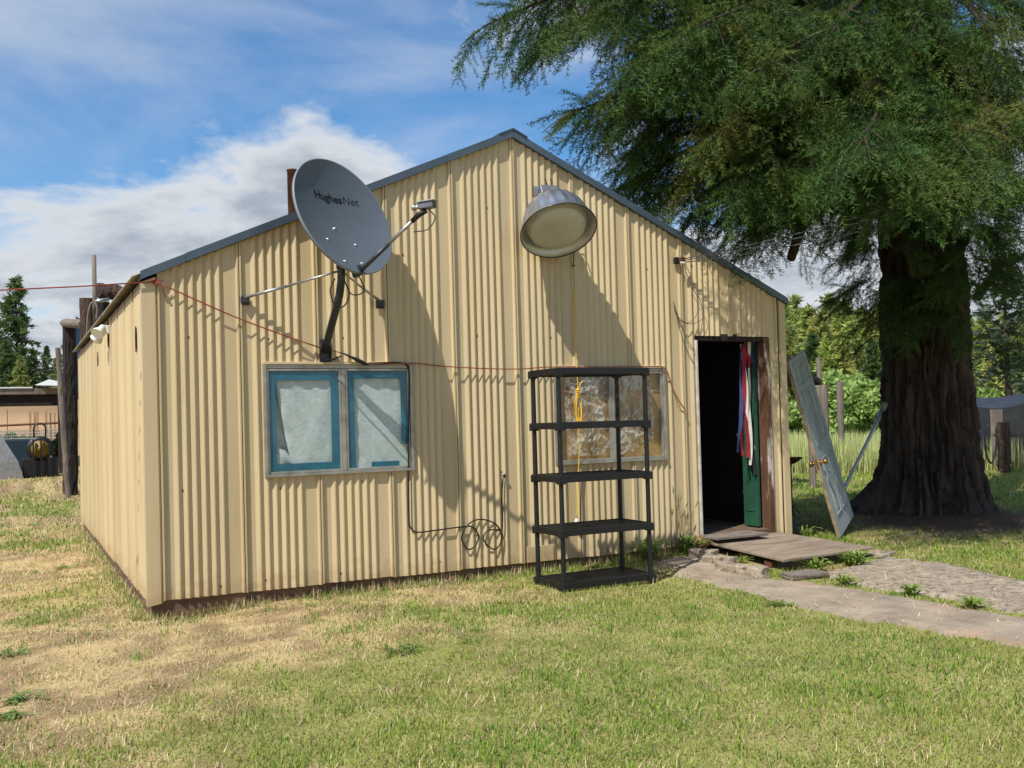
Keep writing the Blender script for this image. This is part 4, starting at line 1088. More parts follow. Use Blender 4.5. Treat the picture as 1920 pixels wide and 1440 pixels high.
mb = MB(); mb.box((ba[0] - .02, ba[1], bb[2]), (ba[0] + .4, ba[1] + .03, ba[2])); tag(mb.build('blue_sheet', 'bluetarp'), 'strip of dark blue sheet hung between the log posts', 'sheet')
q0 = at_range(128, 925, DA - .6); q1 = at_range(108, 652, DA - .6); q0[2] = -.05
tag(log('leaning_rail', q0, q1, .055, 'greywood', None, 10, .1), 'thin grey rail leaning beside the dark log post', 'rail')
q0 = at_range(127, 920, DA + .5); q1 = at_range(120, 740, DA + .5); q0[2] = -.05
tag(log('split_post', q0, q1, .085, 'log', None, 8, .12), 'short reddish split post close to the dark log post', 'post')
# open shelter
SDp = 26.0
sh = thing('open_shelter', at_range(60, 888, SDp), 'open-sided pole shelter with a flat grey roof behind the yard', 'shelter')
a, b = at_range(-90, 742, SDp), at_range(122, 736, SDp); 
zb, ztp = float(b[2]) - .25, float(b[2]) + .05
mb = MB(); mb.box((a[0], a[1] - .1, zb + .26), (b[0] + .15, a[1] + 3.2, ztp + .12)); mb.build('roof', 'greywood', sh)
mb = MB(); mb.box((a[0] + .1, a[1] - .02, zb - .06), (b[0], a[1] + .12, zb + .255)); mb.build('beam', 'logdark', sh)
for u in (-60, 117):
    p = at_range(u, 880, SDp); mb = MB(); mb.tube([(p[0], p[1], float(gz(p[0], p[1])) - .1), (p[0], p[1], zb + .2)], .09, 10); mb.build('post', 'logdark', sh)
p = at_range(117, 880, SDp + 3); mb = MB(); mb.tube([(p[0], p[1], 0), (p[0], p[1], zb + .2)], .09, 10); mb.build('post', 'logdark', sh)
q = at_range(65, 722, SDp); mb = MB(); mb.add([q, q + (1.2, .4, -.02), q + (.35, .2, .16), q + (.2, 1.2, .02)], [(0, 1, 2), (1, 3, 2), (3, 0, 2), (0, 3, 1)]); mb.build('roof_tarp', 'whiteplastic', sh)
mb = MB(); q = at_range(-40, 722, SDp); q2 = at_range(62, 718, SDp); mb.box((q[0], q[1] + .2, ztp + .125), (q2[0], q[1] + 2.2, ztp + .16)); mb.build('roof_sheet', 'whiteplastic', sh)
# things under it
def gp(u, v, D): p = at_range(u, v, D); p[2] = float(gz(p[0], p[1])); return p
hr = gp(75, 892, SDp - .8); rc_ = at_range(75, 841, SDp - .8)
reel = thing('hose_reel', hr, 'round black and yellow hose reel on a cart under the open shelter', 'hose reel')
mb = MB(); rr_ = 22 / FPX * SDp; ax = ((1, 0, 0), (0, 0, 1), (0, -1, 0))
mb.lathe([(rr_ * .66, -.02), (rr_, -.02), (rr_ * 1.03, .09), (rr_, .20), (rr_ * .66, .20)], rc_, ax, 28); mb.build('hose_coil', 'cable', reel, smooth=True)
mb = MB(); mb.lathe([(rr_ * .68, -.05), (rr_ * .68, .21), (rr_ * .2, .215), (rr_ * .18, .24), (.0005, .24)], rc_, ax, 28); mb.build('drum', 'reelyellow', reel, smooth=True)
for dx in (-.16, 0.02, .2):
    mb = MB(); mb.box((rc_[0] + dx - .02, rc_[1] - .28, hr[2]), (rc_[0] + dx + .02, rc_[1] - .245, rc_[2] + rr_ * .8)); mb.build('strut', 'cable', reel)
mb = MB(); hw = .13; hz0, hz1 = rc_[2] + rr_ * .9, rc_[2] + rr_ + .33
mb.tube(spline([(rc_[0] - hw, rc_[1], hz0), (rc_[0] - hw, rc_[1], hz1 - .08), (rc_[0], rc_[1], hz1), (rc_[0] + hw, rc_[1], hz1 - .08), (rc_[0] + hw, rc_[1], hz0)], 5), .022, 8); mb.build('handle', 'cable', reel, smooth=True)
mb = MB(); mb.box((rc_[0] - .42, rc_[1] - .2, hr[2] + .02), (rc_[0] + .42, rc_[1] + .25, rc_[2] - rr_ * .75)); mb.build('cart', 'cable', reel, bevel=.03)
bn = gp(35, 888, SDp + .4); mb = MB(); mb.box((bn[0] - .5, bn[1], bn[2]), (bn[0] + .45, bn[1] + .5, bn[2] + .9)); tag(mb.build('storage_bin', 'teal', bevel=.03), 'dark teal bin standing left of the hose reel', 'bin')
tw = thing('covered_stack', gp(5, 892, SDp - 1.5), 'stack of panels under a shiny silver sheet at the left edge', 'stack')
w0 = gp(5, 892, SDp - 1.5); mb = MB()
zs_ = [(0, .52), (.45, .40), (.95, .12), (1.15, .02)]
L_ = [[(w0[0] - .9, w0[1] + s, w0[2] + z) for z, e in zs_] for s in (0, .6)]; R_ = [[(w0[0] + e - .05, w0[1] + s, w0[2] + z) for z, e in zs_] for s in (0, .6)]
for (z0, e0), (z1, e1), nm, mm in ((zs_[0], zs_[1], 'panel', 'galv'), (zs_[1], zs_[2], 'silver_sheet', 'silver'), (zs_[2], zs_[3], 'silver_sheet', 'silver')):
    mb = MB(); mb.add([(w0[0] - .9, w0[1], w0[2] + z0), (w0[0] + e0 - .05, w0[1], w0[2] + z0), (w0[0] + e1 - .05, w0[1], w0[2] + z1), (w0[0] - .9, w0[1], w0[2] + z1)] + [(w0[0] - .9, w0[1] + .6, w0[2] + z0), (w0[0] + e0 - .05, w0[1] + .6, w0[2] + z0), (w0[0] + e1 - .05, w0[1] + .6, w0[2] + z1), (w0[0] - .9, w0[1] + .6, w0[2] + z1)],
        [(0, 1, 2, 3), (5, 4, 7, 6), (1, 5, 6, 2), (0, 3, 7, 4), (3, 2, 6, 7), (0, 4, 5, 1)]); mb.build(nm, mm, tw)
# wire fence and stakes beyond
wf = thing('wire_fence', gp(50, 870, SDp + 5), 'wire mesh garden fence with a rusty top rail beyond the open shelter', 'fence')
a, b = gp(-60, 870, SDp + 5), gp(118, 870, SDp + 5); zt0 = at_range(50, 798, SDp + 5)[2]
mb = MB(); mb.tube([(a[0], a[1], zt0), (b[0], b[1], zt0 + .06)], .035, 8); mb.build('top_rail', 'rust', wf)
mb = MB(); n = 44
for i in range(n): x = a[0] + (b[0] - a[0]) * i / (n - 1); mb.tube([(x, a[1], a[2] - .1), (x, a[1], zt0 - .12)], .008, 4)
for i in range(9): z = a[2] + (zt0 - a[2] - .14) * i / 8; mb.tube([(a[0], a[1], z), (b[0], b[1], z)], .008, 4)
mb.build('wire_mesh', 'galv', wf)['kind'] = 'stuff'
SL = ['tall thin metal stake left of the wooden garden stakes', 'leftmost wooden stake beyond the wire fence', 'wooden stake second in the garden row', 'thin wooden stake third in the garden row', 'wooden stake fourth in the garden row', 'weathered stake fifth in the garden row', 'rightmost wooden stake in the garden row']
for lab, (u, t_, w_) in zip(SL, ((14, 768, 1), (57, 770, 3), (66, 771, 3), (71, 772, 2), (87, 771, 2.5), (95, 774, 2), (103, 773, 2))):
    D = SDp + 9; p = gp(u, 800, D); tz = at_range(u, t_, D)[2]; mb = MB(); r = w_ / FPX * D / 2 * 1.5
    mb.box((p[0] - r, p[1] - r, p[2] - .1), (p[0] + r, p[1] + r, tz)); tag(mb.build('garden_stake', 'stake' if u != 95 and u != 14 else 'greywood'), lab, 'stake', 'garden stakes')

# ------------------------------------------------------------------ right edge: tarp hut and rails
HD = 20.2
h0 = on_ground(1892, 886, 0); hut = thing('tarp_hut', h0, 'low hut covered in dark tarpaulin at the right edge behind rails', 'hut')
hl, hrr = at_range(1862, 800, HD), at_range(2080, 770, HD)
mb = MB(); n, m_ = 24, 10; V = []
for j in range(m_):
    for i in range(n):
        t = i / (n - 1); s = j / (m_ - 1)
        x = hl[0] + 2.6 * t; y = hl[1] - .9 * t + 2.4 * s
        V.append((x, y, 1.30 + .28 * t - .05 * math.sin(9 * t) + .06 * math.sin(5 * s + 4 * t)))
mb.add(V, [(j * n + i, j * n + i + 1, (j + 1) * n + i + 1, (j + 1) * n + i) for j in range(m_ - 1) for i in range(n - 1)])
A = [V[i] for i in range(n)]; B = [(p[0], p[1] + .05 + .02 * math.sin(i), -.05) for i, p in enumerate(A)]
mb.quadstrip(B, A)
A2 = [V[j * n] for j in range(m_)]; B2 = [(p[0], p[1], -.05) for p in A2]; mb.quadstrip(A2, B2)
mb.build('tarp_cover', 'tarpdark', hut)
mb = MB(); mb.box((hl[0] - .05, hl[1] - .08, -.05), (hl[0] + .20, hl[1] + .02, 1.28)); mb.build('corner_board', 'greywood', hut)
rl = thing('rail_fence', on_ground(1884, 888, 0), 'rough wooden post and rail in front of the tarpaulin hut', 'fence')
pp = on_ground(1884, 888, 0); tz = at_range(1884, 791, HD)[2]; log('post', (pp[0], pp[1], -.1), (pp[0], pp[1], tz), .115, 'log', rl)
log('rail', at_range(1862, 812, HD - .5), at_range(2060, 820, HD - 1.8), .06, 'greywood', rl)
log('rail', at_range(1815, 803, HD + 2), at_range(1853, 803, HD + 2), .045, 'greywood', rl)
p = on_ground(1857, 862, 0); mb = MB(); mb.add([(p[0] - .12, p[1], 0), (p[0] + .34, p[1] + .1, 0), (p[0] + .28, p[1] + .1, .75), (p[0] + .12, p[1], .75), (p[0] - .12, p[1] + .05, 0), (p[0] + .34, p[1] + .15, 0), (p[0] + .28, p[1] + .15, .75), (p[0] + .12, p[1] + .05, .75)], [(0, 1, 2, 3), (7, 6, 5, 4), (0, 4, 5, 1), (1, 5, 6, 2), (2, 6, 7, 3), (3, 7, 4, 0)])
tag(mb.build('white_board', 'whiteplastic'), 'white tapered board propped beside the tarpaulin hut', 'board')
mb = MB(); q = at_range(1855, 828, HD - 1); mb.tube(spline([q + (.0, 0, .35), q + (-.12, 0, .1), q + (-.10, 0, -.25), q + (.05, 0, -.42), q + (.2, 0, -.1), q + (.22, 0, .3)], 6), .02, 6)
tag(mb.build('hanging_hose', 'cable', smooth=True), 'black hose looped over the end of the rail', 'hose')
# fence posts in the meadow
FL = ['tall thin grey pole rising above the bush behind the low shelter', 'grey fence post nearest the low shelter roof', 'thick grey fence post in the tall grass left of the bush', 'short grey fence post in front of the bush']
for lab, (u, t_, b_, D, r) in zip(FL, ((1538, 670, 800, 26, .07), (1521, 722, 800, 22, .05), (1546, 722, 800, 22, .09), (1576, 716, 800, 24, .08))):
    p = gp(u, b_, D); tz = at_range(u, t_, D)[2]; tag(log('fence_post', (p[0], p[1], -.1), (p[0] + .03, p[1], tz), r, 'greywood', None, 8, .1, 5), lab, 'post', 'meadow fence posts')

# ------------------------------------------------------------------ the big fir
TX, TY = 9.20, 0.85
fir = thing('fir_tree', (TX, TY, 0), 'huge old fir with a dark furrowed trunk and drooping limbs over the shed', 'tree')
nz_, na_ = 230, 260
zz_ = np.concatenate([np.linspace(-.25, 3.4, 230), np.linspace(3.5, 13, 36)])
an = np.linspace(0, 2 * np.pi, na_, endpoint=False)
ZG, AG = np.meshgrid(zz_, an, indexing='ij')
RAD = np.interp(ZG, [-.25, 0, .2, .5, .9, 1.8, 3, 6, 10, 13], [.78, .70, .62, .56, .52, .475, .45, .38, .28, .2])
lobes = .5 + .5 * np.cos(AG * 5 + .8 * np.sin(AG * 2)); RAD = RAD + np.exp(-np.clip(ZG, -.3, 9) / .34) * .15 * (lobes - .4)
la_ = math.atan2(.45, -.9); da = np.angle(np.exp(1j * (AG - la_)))
RAD = RAD + .40 * np.exp(-(da / .5) ** 2) * np.exp(-(np.clip(ZG, 0, 9) / .40) ** 2)
wob = 2.2 * fbm(np.cos(AG) * 2 + ZG * .5, np.sin(AG) * 2, 1.0, 3, 80)
fur = np.abs(2 * fbm(AG * 3.6 + wob * .55, ZG * .62 + 7, 1.9, 4, 81) - 1)
fine = fbm(AG * 12, ZG * 7, 1.0, 4, 83)
RAD = RAD + .12 * (np.clip(fur * 3.4, 0, 1) - .6) + .10 * (fine - .5)
seam = sstep(0, .25, AG) * sstep(0, .25, 2 * np.pi - AG); RAD = RAD * 1.0
PX = TX + RAD * np.cos(AG) + .03 * ZG * 0; PY = TY + RAD * np.sin(AG)
ii = np.arange(len(zz_) * na_).reshape(len(zz_), na_); i2 = np.roll(ii, -1, 1)
F = np.stack([ii[:-1], i2[:-1], i2[1:], ii[1:]], -1).reshape(-1, 4)
np_mesh('trunk', np.stack([PX, PY, ZG], -1).reshape(-1, 3), F, 'bark', parent=fir, smooth=True)

def make_spray(seed, L=.5, nside=11, step=.0115, nl=.036, nw=.0046):
    r = np.random.default_rng(seed); T = []; tw = []
    def twig(p0, d, ln, curl):
        n = max(3, int(ln / step)); s = np.linspace(0, 1, n)
        P = p0 + np.outer(s * ln, d) + np.outer(s * s * ln, curl)
        for rep in range(2):
            lat_ = np.cross((0, 0, 1.0), d); lat_ = lat_ / (np.linalg.norm(lat_) + 1e-6)
            k = np.outer(np.ones(n) * (1 if rep else -1), lat_) * .55 + r.normal(0, .75, (n, 3)) + np.array([0, 0, .15]); k -= np.outer(k @ d, d); k /= np.linalg.norm(k, axis=1)[:, None]
            tip = P + k * nl * r.uniform(.75, 1.1, (n, 1)) + d * nl * r.uniform(.45, .85, (n, 1))
            w = np.cross(k, d) * .3 + d
            w /= np.linalg.norm(w, axis=1)[:, None]
            T.append(np.stack([P - w * nw, P + w * nw, tip], 1)); tw.append(np.repeat(s[:, None], 3, 1) * .6 + np.array([0, 0, .4]))
    d0 = np.array([1.0, 0, 0]); twig(np.zeros(3), d0, L, np.array([0, 0, -.22]))
    for i in range(nside):
        t = .06 + .88 * i / nside; sgn = 1 if i % 2 else -1
        an_ = r.uniform(.65, 1.05); d = np.array([math.cos(an_), sgn * math.sin(an_), r.uniform(-.45, .1)]); d /= np.linalg.norm(d)
        twig(np.array([t * L, 0, -.22 * t * t * L]), d, L * (.56 - .32 * t) * r.uniform(.75, 1.2), np.array([.1, 0, -.18]))
    return np.concatenate(T), np.concatenate(tw)
SPR = [make_spray(100 + i, .42 + .06 * (i % 3), 8 + i % 3) for i in range(5)]

def frame_from(d, roll):
    d = d / np.linalg.norm(d, axis=1)[:, None]
    up = np.tile(np.array([0, 0, 1.0]), (len(d), 1)); up[np.abs(d[:, 2]) > .95] = (1, 0, 0)
    y = np.cross(up, d); y /= np.linalg.norm(y, axis=1)[:, None]; z = np.cross(d, y)
    c, s = np.cos(roll)[:, None], np.sin(roll)[:, None]
    return np.stack([d, c * y + s * z, -s * y + c * z], 2)
inst_p, inst_d, inst_s, inst_c = [], [], [], []
def add_inst(p, d, s, c): inst_p.append(p); inst_d.append(d); inst_s.append(s); inst_c.append(c)
trng = np.random.default_rng(21)
def bez(a, c, b, t): return (1 - t) ** 2 * a + 2 * t * (1 - t) * c + t * t * b
def grow_limb(base, tip, lift=.5, dens=1.0, start=.22, r0=.075, hang=.5, secl=1.0, wood=True):
    base = np.array(base, float); tip = np.array(tip, float); ln = np.linalg.norm(tip - base)
    ctl = (base + tip) / 2 + np.array([0, 0, lift])
    mb = MB()
    pts = [bez(base, ctl, tip, t) for t in np.linspace(0, 1, 14)]
    mb.tube(pts, [r0 * (1 - .88 * i / 13) for i in range(14)], 7)
    tone = trng.uniform(-.15, .15)
    for i in range(int(ln * 8 * dens)):                # sprays sitting along the limb itself
        t = start + (1 - start) * trng.random(); p = bez(base, ctl, tip, t); tg = bez(base, ctl, tip, min(1, t + .03)) - bez(base, ctl, tip, max(0, t - .03)); tg /= np.linalg.norm(tg)
        add_inst(p, tg * .8 + trng.normal(0, .6, 3) + np.array([0, 0, .1]), trng.uniform(.7, 1.15), tone + trng.normal(.05, .2))
    ns = max(5, int(ln * 5.2 * dens))
    for i in range(ns):
        t = start + (1 - start) * (i + trng.uniform(0, 1)) / ns
        p = bez(base, ctl, tip, t); tg = bez(base, ctl, tip, min(1, t + .03)) - bez(base, ctl, tip, max(0, t - .03)); tg /= np.linalg.norm(tg)
        lat = np.cross(tg, (0, 0, 1.0)); lat /= np.linalg.norm(lat) + 1e-6
        sg = 1 if i % 2 else -1
        d = tg * trng.uniform(.35, .9) + lat * sg * trng.uniform(.3, 1.0) + np.array([0, 0, -trng.uniform(.0, hang)])
        d /= np.linalg.norm(d)
        sl_ = secl * (.32 + .85 * (1 - t) ** .8) * trng.uniform(.7, 1.25)
        if t > .93: d = tg + .2 * lat * sg; d /= np.linalg.norm(d); sl_ = .4
        m = 6; q = [p + d * sl_ * k / m + np.array([0, 0, -.22 * sl_ * (k / m) ** 2]) for k in range(m + 1)]
        mb.tube(q, [.011 * (1 - .7 * k / m) for k in range(m + 1)], 4, cap=False)
        nsp = max(2, int(sl_ / .17))
        for k in range(nsp + 1):
            f = (k + .3) / (nsp + .3); pp = p + d * sl_ * f + np.array([0, 0, -.22 * sl_ * f * f])
            s2 = 1 if k % 2 else -1; l2 = np.cross(d, (0, 0, 1.0)); l2 /= np.linalg.norm(l2) + 1e-6
            dd = d * trng.uniform(.5, 1.0) + l2 * s2 * trng.uniform(.2, .9) + np.array([0, 0, -trng.uniform(-.25, .75) * (hang + .25)])
            if k == nsp: dd = d + np.array([0, 0, -.25])
            yel = tone + trng.normal(0, .22)
            add_inst(pp, dd, trng.uniform(.8, 1.35), yel)
    if wood: mb.build('limb', 'limb', fir, smooth=True)
def trunk_pt(z, dirx, diry):
    a = math.atan2(diry, dirx); r = float(np.interp(z, [0, 3, 6, 10, 13], [.5, .45, .38, .28, .18])); return np.array([TX + r * math.cos(a), TY + r * math.sin(a), z])
def limb_to(u, v, D, zb, **kw):
    tip = at_range(u, v, D); grow_limb(trunk_pt(zb, tip[0] - TX, tip[1] - TY), tip, **kw)
LIMBS = [(1205, 325, 10.4, 5.0, dict(start=.45)), (1235, 240, 10.0, 5.6, dict(start=.45)), (1275, 330, 10.4, 4.9, dict(start=.45)), (1350, 350, 10.3, 4.7, dict(start=.45)), (1200, 110, 9.3, 6.4, dict(start=.45)), (1400, 320, 9.2, 4.8, dict(start=.4)), (1470, 350, 9.6, 4.5, dict(start=.4)), (925, 40, 10.0, 6.9, dict(lift=.7, start=.25, dens=1.5)), (1068, 212, 10.0, 5.3, dict(lift=.6, start=.3, dens=1.6)),
 (1040, 60, 10.2, 6.8, {}), (1110, 5, 9.4, 6.8, {}), (1225, 165, 9.4, 5.9, {}), (1195, 290, 10.6, 5.0, {}),
 (1230, 315, 10.8, 4.9, dict(hang=.55)), (1300, 320, 9.9, 4.8, {}), (1300, 375, 10.6, 4.4, dict(hang=.55)), (1385, 400, 10.2, 4.3, dict(hang=.45)), (1432, 425, 9.9, 4.1, dict(hang=.4)),
 (1360, 230, 9.0, 5.3, {}), (1480, 330, 9.4, 4.4, {}), (1290, 60, 9.0, 6.3, {}), (1420, 130, 8.8, 5.8, {}),
 (1550, 330, 10.7, 4.4, dict(hang=.5)), (1560, 250, 9.2, 5.0, {}), (1640, 150, 9.0, 5.6, {}), (1560, 60, 8.8, 6.2, {}),
 (1720, 40, 9.2, 6.2, {}), (1800, 150, 9.6, 5.5, {}), (1760, 250, 10.0, 4.6, {}), (1850, 60, 9.8, 6.3, {}), (1930, 160, 10.6, 5.6, {}), (1960, 60, 10.4, 6.3, {}),
 (1900, 330, 11.3, 4.4, dict(hang=.8)), (1990, 420, 11.8, 3.9, {}), (1890, 470, 11.5, 3.3, dict(hang=.7)), (1650, 380, 11.0, 3.8, dict(hang=.5)),
 (1250, -120, 9.5, 7.6, {}), (1480, -140, 9.0, 7.6, {}), (1700, -120, 9.4, 7.6, {}), (1050, -90, 10.0, 7.7, {}), (1900, -100, 10, 7.6, {}),
 (1350, 150, 11.0, 5.9, {}), (1260, 250, 11.2, 5.2, {}), (1210, 70, 11.2, 6.6, {}), (1620, 265, 8.0, 5.0, dict(start=.4)), (1705, 330, 8.7, 4.5, dict(start=.4)), (1800, 270, 8.4, 5.0, dict(start=.4)), (1890, 250, 8.8, 5.2, dict(start=.4)),
 (1900, 230, 12.8, 5.2, {}), (1960, 10, 12.5, 6.6, {}), (1330, 30, 11.4, 6.9, {}), (1500, 20, 11.6, 6.9, {})]
for u, v, D, zb, kw in LIMBS: limb_to(u, v, D, zb, **kw)
# short sprouting shoots that clothe the lower trunk
for k in range(190):
    z = trng.uniform(2.3, 4.9); a = trng.uniform(0, 2 * math.pi) if k % 3 == 0 else trng.normal(-2.45, 1.0)
    if z < 2.9 and trng.random() < .35: continue
    d = np.array([math.cos(a), math.sin(a), -.1]); b0 = np.array([TX, TY, z]) + d * .44; l_ = trng.uniform(.3, 1.0)
    tipz = b0 + d * l_ + np.array([0, 0, trng.uniform(-.35, .1)])
    for m in range(5):
        f = trng.uniform(.2, 1); p = b0 + (tipz - b0) * f
        dd = d + trng.normal(0, .55, 3) + np.array([0, 0, -.45]); add_inst(p, dd, trng.uniform(.6, 1.0), trng.normal(-.05, .2))
# the rest of the crown above the picture
for k in range(9):
    z = 8.2 + k * .5; a = k * 2.4; l_ = 4.2 - .3 * k; tip = np.array([TX + l_ * math.cos(a), TY + l_ * math.sin(a), z - .9])
    grow_limb(trunk_pt(z, math.cos(a), math.sin(a)), tip, dens=.35)
P = np.array(inst_p); Dd = np.array(inst_d); Sx = np.array(inst_s); Yl = np.array(inst_c)
def clump(p): return .5 * vnoise(p[:, 0] + .7 * p[:, 2], p[:, 1] - .6 * p[:, 2], 1.9, 131) + .5 * vnoise(p[:, 0] - .8 * p[:, 1], p[:, 2] * 1.3 + .3 * p[:, 1], 2.3, 137)
kp = clump(P) > .40
P, Dd, Sx, Yl = P[kp], Dd[kp], Sx[kp], Yl[kp]
Rm = frame_from(Dd, trng.normal(0, .5, len(P)))
pick = trng.integers(0, len(SPR), len(P))
VV, CC = [], []
dark = np.array(srgb(18, 40, 22)); mid_ = np.array(srgb(40, 74, 30)); tip_ = np.array(srgb(104, 140, 50)); yel_ = np.array(srgb(116, 104, 46))
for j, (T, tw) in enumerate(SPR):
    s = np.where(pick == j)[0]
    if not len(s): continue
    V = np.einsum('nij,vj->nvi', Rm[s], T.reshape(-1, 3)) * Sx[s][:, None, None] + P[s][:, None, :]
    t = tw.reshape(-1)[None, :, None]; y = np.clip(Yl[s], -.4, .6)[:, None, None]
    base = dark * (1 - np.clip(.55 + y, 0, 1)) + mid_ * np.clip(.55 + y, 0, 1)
    c = base * (1 - t) + (base * .5 + tip_ * .5) * t  # paler towards twig ends and needle tips
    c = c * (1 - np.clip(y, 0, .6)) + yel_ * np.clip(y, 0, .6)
    VV.append(V.reshape(-1, 3)); CC.append(np.broadcast_to(c, V.shape).reshape(-1, 3))
VV = np.concatenate(VV); CC = np.concatenate(CC)
print('fir sprays', len(P), 'tris', len(VV) // 3)
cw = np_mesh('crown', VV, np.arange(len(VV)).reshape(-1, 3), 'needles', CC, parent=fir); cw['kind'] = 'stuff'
# bare pale twigs and a broken stub
mb = MB()
for k in range(70):
    i = trng.integers(0, len(P)); p = P[i]; d = trng.normal(0, 1, 3); d[2] = -abs(d[2]) * .6; d /= np.linalg.norm(d)
    q = [p, p + d * .18, p + d * .34 + trng.normal(0, .05, 3), p + d * .5 + trng.normal(0, .08, 3)]
    mb.tube(q, [.006, .005, .004, .002], 4, cap=False)
bt = mb.build('bare_twigs', 'greywood', fir); bt['kind'] = 'stuff'
a, b = at_range(1500, 430, 11.2), at_range(1483, 485, 11.0); mb = MB(); mb.tube([at_range(1560, 350, 11.6), a, b], [.07, .06, .05], 8); mb.build('broken_stub', 'limb', fir, smooth=True)
for u0, v0, u1, v1, D in ((1860, 200, 1895, 330, 12.3), (1830, 560, 1925, 480, 12.2), (1800, 330, 1895, 380, 12.3)):
    a, b = at_range(u0, v0, D), at_range(u1, v1, D); c = (a + b) / 2 + np.array([0, 0, .15])
    mb = MB(); mb.tube([a, c, b], [.06, .05, .035], 7); mb.build('limb', 'limb', fir, smooth=True)

# ------------------------------------------------------------------ trees beyond
def conifer_mesh(seed, H=9.0, wid=.30, n=7500, bare=.04, loose=0.0):
    r = np.random.default_rng(seed)
    nb = int(H * 15); T = []; C_ = []
    for b in range(nb):
        f = (b + r.random()) / nb; z = H * (bare + (1 - bare) * f ** .92); ln = H * wid * (1 - f) ** .8 * r.uniform(.55, 1.15) + .10
        a = r.uniform(0, 2 * math.pi); d = np.array([math.cos(a), math.sin(a), r.uniform(-.35, .15) + .5 * f]); lat = np.array([-d[1], d[0], 0])
        m = max(8, int(n / nb * (.35 + 1.1 * (1 - f))))
        s = r.random(m) ** .7; p = np.outer(s * ln, d) + np.outer(r.normal(0, .22, m) * ln * (1.05 - s), lat) + np.array([0, 0, z]) + r.normal(0, .09 + loose, (m, 3)) - np.outer(.35 * ln * s * s, (0, 0, 1))
        e1 = r.normal(0, 1, (m, 3)); e1 = e1 / np.linalg.norm(e1, axis=1)[:, None] + d; e2 = r.normal(0, 1, (m, 3))
        sz = r.uniform(.16, .36, (m, 1)); T.append(np.stack([p - e2 * sz * .22, p + e2 * sz * .22, p + e1 * sz], 1))
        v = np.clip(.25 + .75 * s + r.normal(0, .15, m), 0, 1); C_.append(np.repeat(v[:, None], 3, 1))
    return np.concatenate(T).reshape(-1, 3), np.concatenate(C_).reshape(-1)
def conifer(name, seed, c0, c1, **kw):
    V, s = conifer_mesh(seed, **kw); c0 = np.array(c0); c1 = np.array(c1)
    root = bpy.data.objects.new(name, None); col.objects.link(root)
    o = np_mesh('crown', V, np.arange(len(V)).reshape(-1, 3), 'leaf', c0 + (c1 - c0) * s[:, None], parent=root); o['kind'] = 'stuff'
    H = kw.get('H', 9.0); mb = MB(); mb.tube([(0, 0, -.3), (0, 0, H * .4), (0, 0, H * .96)], [H * .018, H * .013, .01], 7); mb.build('trunk', 'limb', root, smooth=True)
    return root
G1, G2 = srgb(100, 122, 60), srgb(184, 196, 108); D1, D2 = srgb(44, 64, 40), srgb(100, 124, 70); B1, B2 = srgb(80, 100, 54), srgb(162, 170, 96)
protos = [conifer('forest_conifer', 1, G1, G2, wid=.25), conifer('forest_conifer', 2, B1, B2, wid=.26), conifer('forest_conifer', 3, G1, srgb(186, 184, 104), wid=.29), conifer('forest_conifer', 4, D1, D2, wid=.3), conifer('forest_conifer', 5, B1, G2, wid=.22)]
used = [False] * 5
KL = ['yellow-green conifer in the far forest edge behind the meadow', 'mid green slender conifer in the far forest edge behind the meadow', 'broad straw-tinted conifer in the far forest edge behind the meadow', 'dark green conifer among the paler far forest trees', 'narrow pale conifer in the far forest edge behind the meadow']
def plant(k, u, vt, D, label=None, group='conifers of the far forest edge', base=None):
    p = at_range(u, 800, D); p[2] = float(gz(p[0], p[1])); Ht = at_range(u, vt, D)[2] - p[2]
    o = protos[k] if not used[k] else copy_tree(protos[k]); used[k] = True
    o.location = p; s = Ht / 9.0; w = s * trng.uniform(.9, 1.15); o.scale = (w, w, s); o.rotation_euler = (0, 0, trng.uniform(0, 6.28))
    tag(o, label or KL[k], 'tree', group); return o
FOR = [(0, 1478, 566, 50), (1, 1497, 560, 56), (0, 1512, 590, 60), (4, 1524, 578, 50), (2, 1545, 585, 49), (1, 1562, 556, 62), (0, 1580, 590, 52), (1, 1592, 570, 64), (0, 1604, 605, 47), (4, 1620, 582, 55), (2, 1640, 590, 52), (1, 1657, 575, 58),
       (1, 1487, 615, 44), (3, 1530, 630, 43), (0, 1556, 640, 42), (2, 1585, 650, 42), (1, 1612, 640, 44), (3, 1640, 640, 43), (0, 1668, 600, 50), (2, 1700, 600, 50), (4, 1740, 590, 54), (0, 1790, 600, 52),
       (0, 1825, 600, 50), (2, 1842, 615, 47), (1, 1856, 590, 55), (0, 1872, 605, 50), (4, 1890, 590, 56), (2, 1908, 600, 50), (1, 1930, 585, 54), (0, 1960, 590, 50), (3, 1985, 570, 52), (1, 2020, 590, 55), (0, 1830, 660, 43), (2, 1862, 670, 42), (1, 1900, 665, 43), (3, 1460, 590, 48), (0, 1440, 600, 50)]
ORD = ['first', 'second', 'third', 'fourth', 'fifth', 'sixth', 'seventh', 'eighth', 'ninth', 'tenth', 'eleventh', 'twelfth', 'thirteenth', 'fourteenth', 'fifteenth', 'sixteenth', 'seventeenth', 'eighteenth', 'nineteenth', 'twentieth']
HUE = ['yellow-green', 'slender mid green', 'straw-tinted', 'dark green', 'narrow pale']
cnt = {}
for q in sorted(FOR, key=lambda q: q[1]):
    side = 'between shed and fir trunk' if q[1] < 1665 else 'behind the fir trunk' if q[1] < 1810 else 'right of the fir trunk'
    row = 'front' if q[3] < 46 else 'back'; cnt[(side, row)] = cnt.get((side, row), -1) + 1
    plant(*q, label=f'{HUE[q[0]]} conifer, {ORD[cnt[(side, row)]]} from left in {row} forest row {side}')
dk = conifer('dark_pine', 31, srgb(40, 54, 44), srgb(84, 98, 76), wid=.24, n=2600, loose=.05, bare=.2)
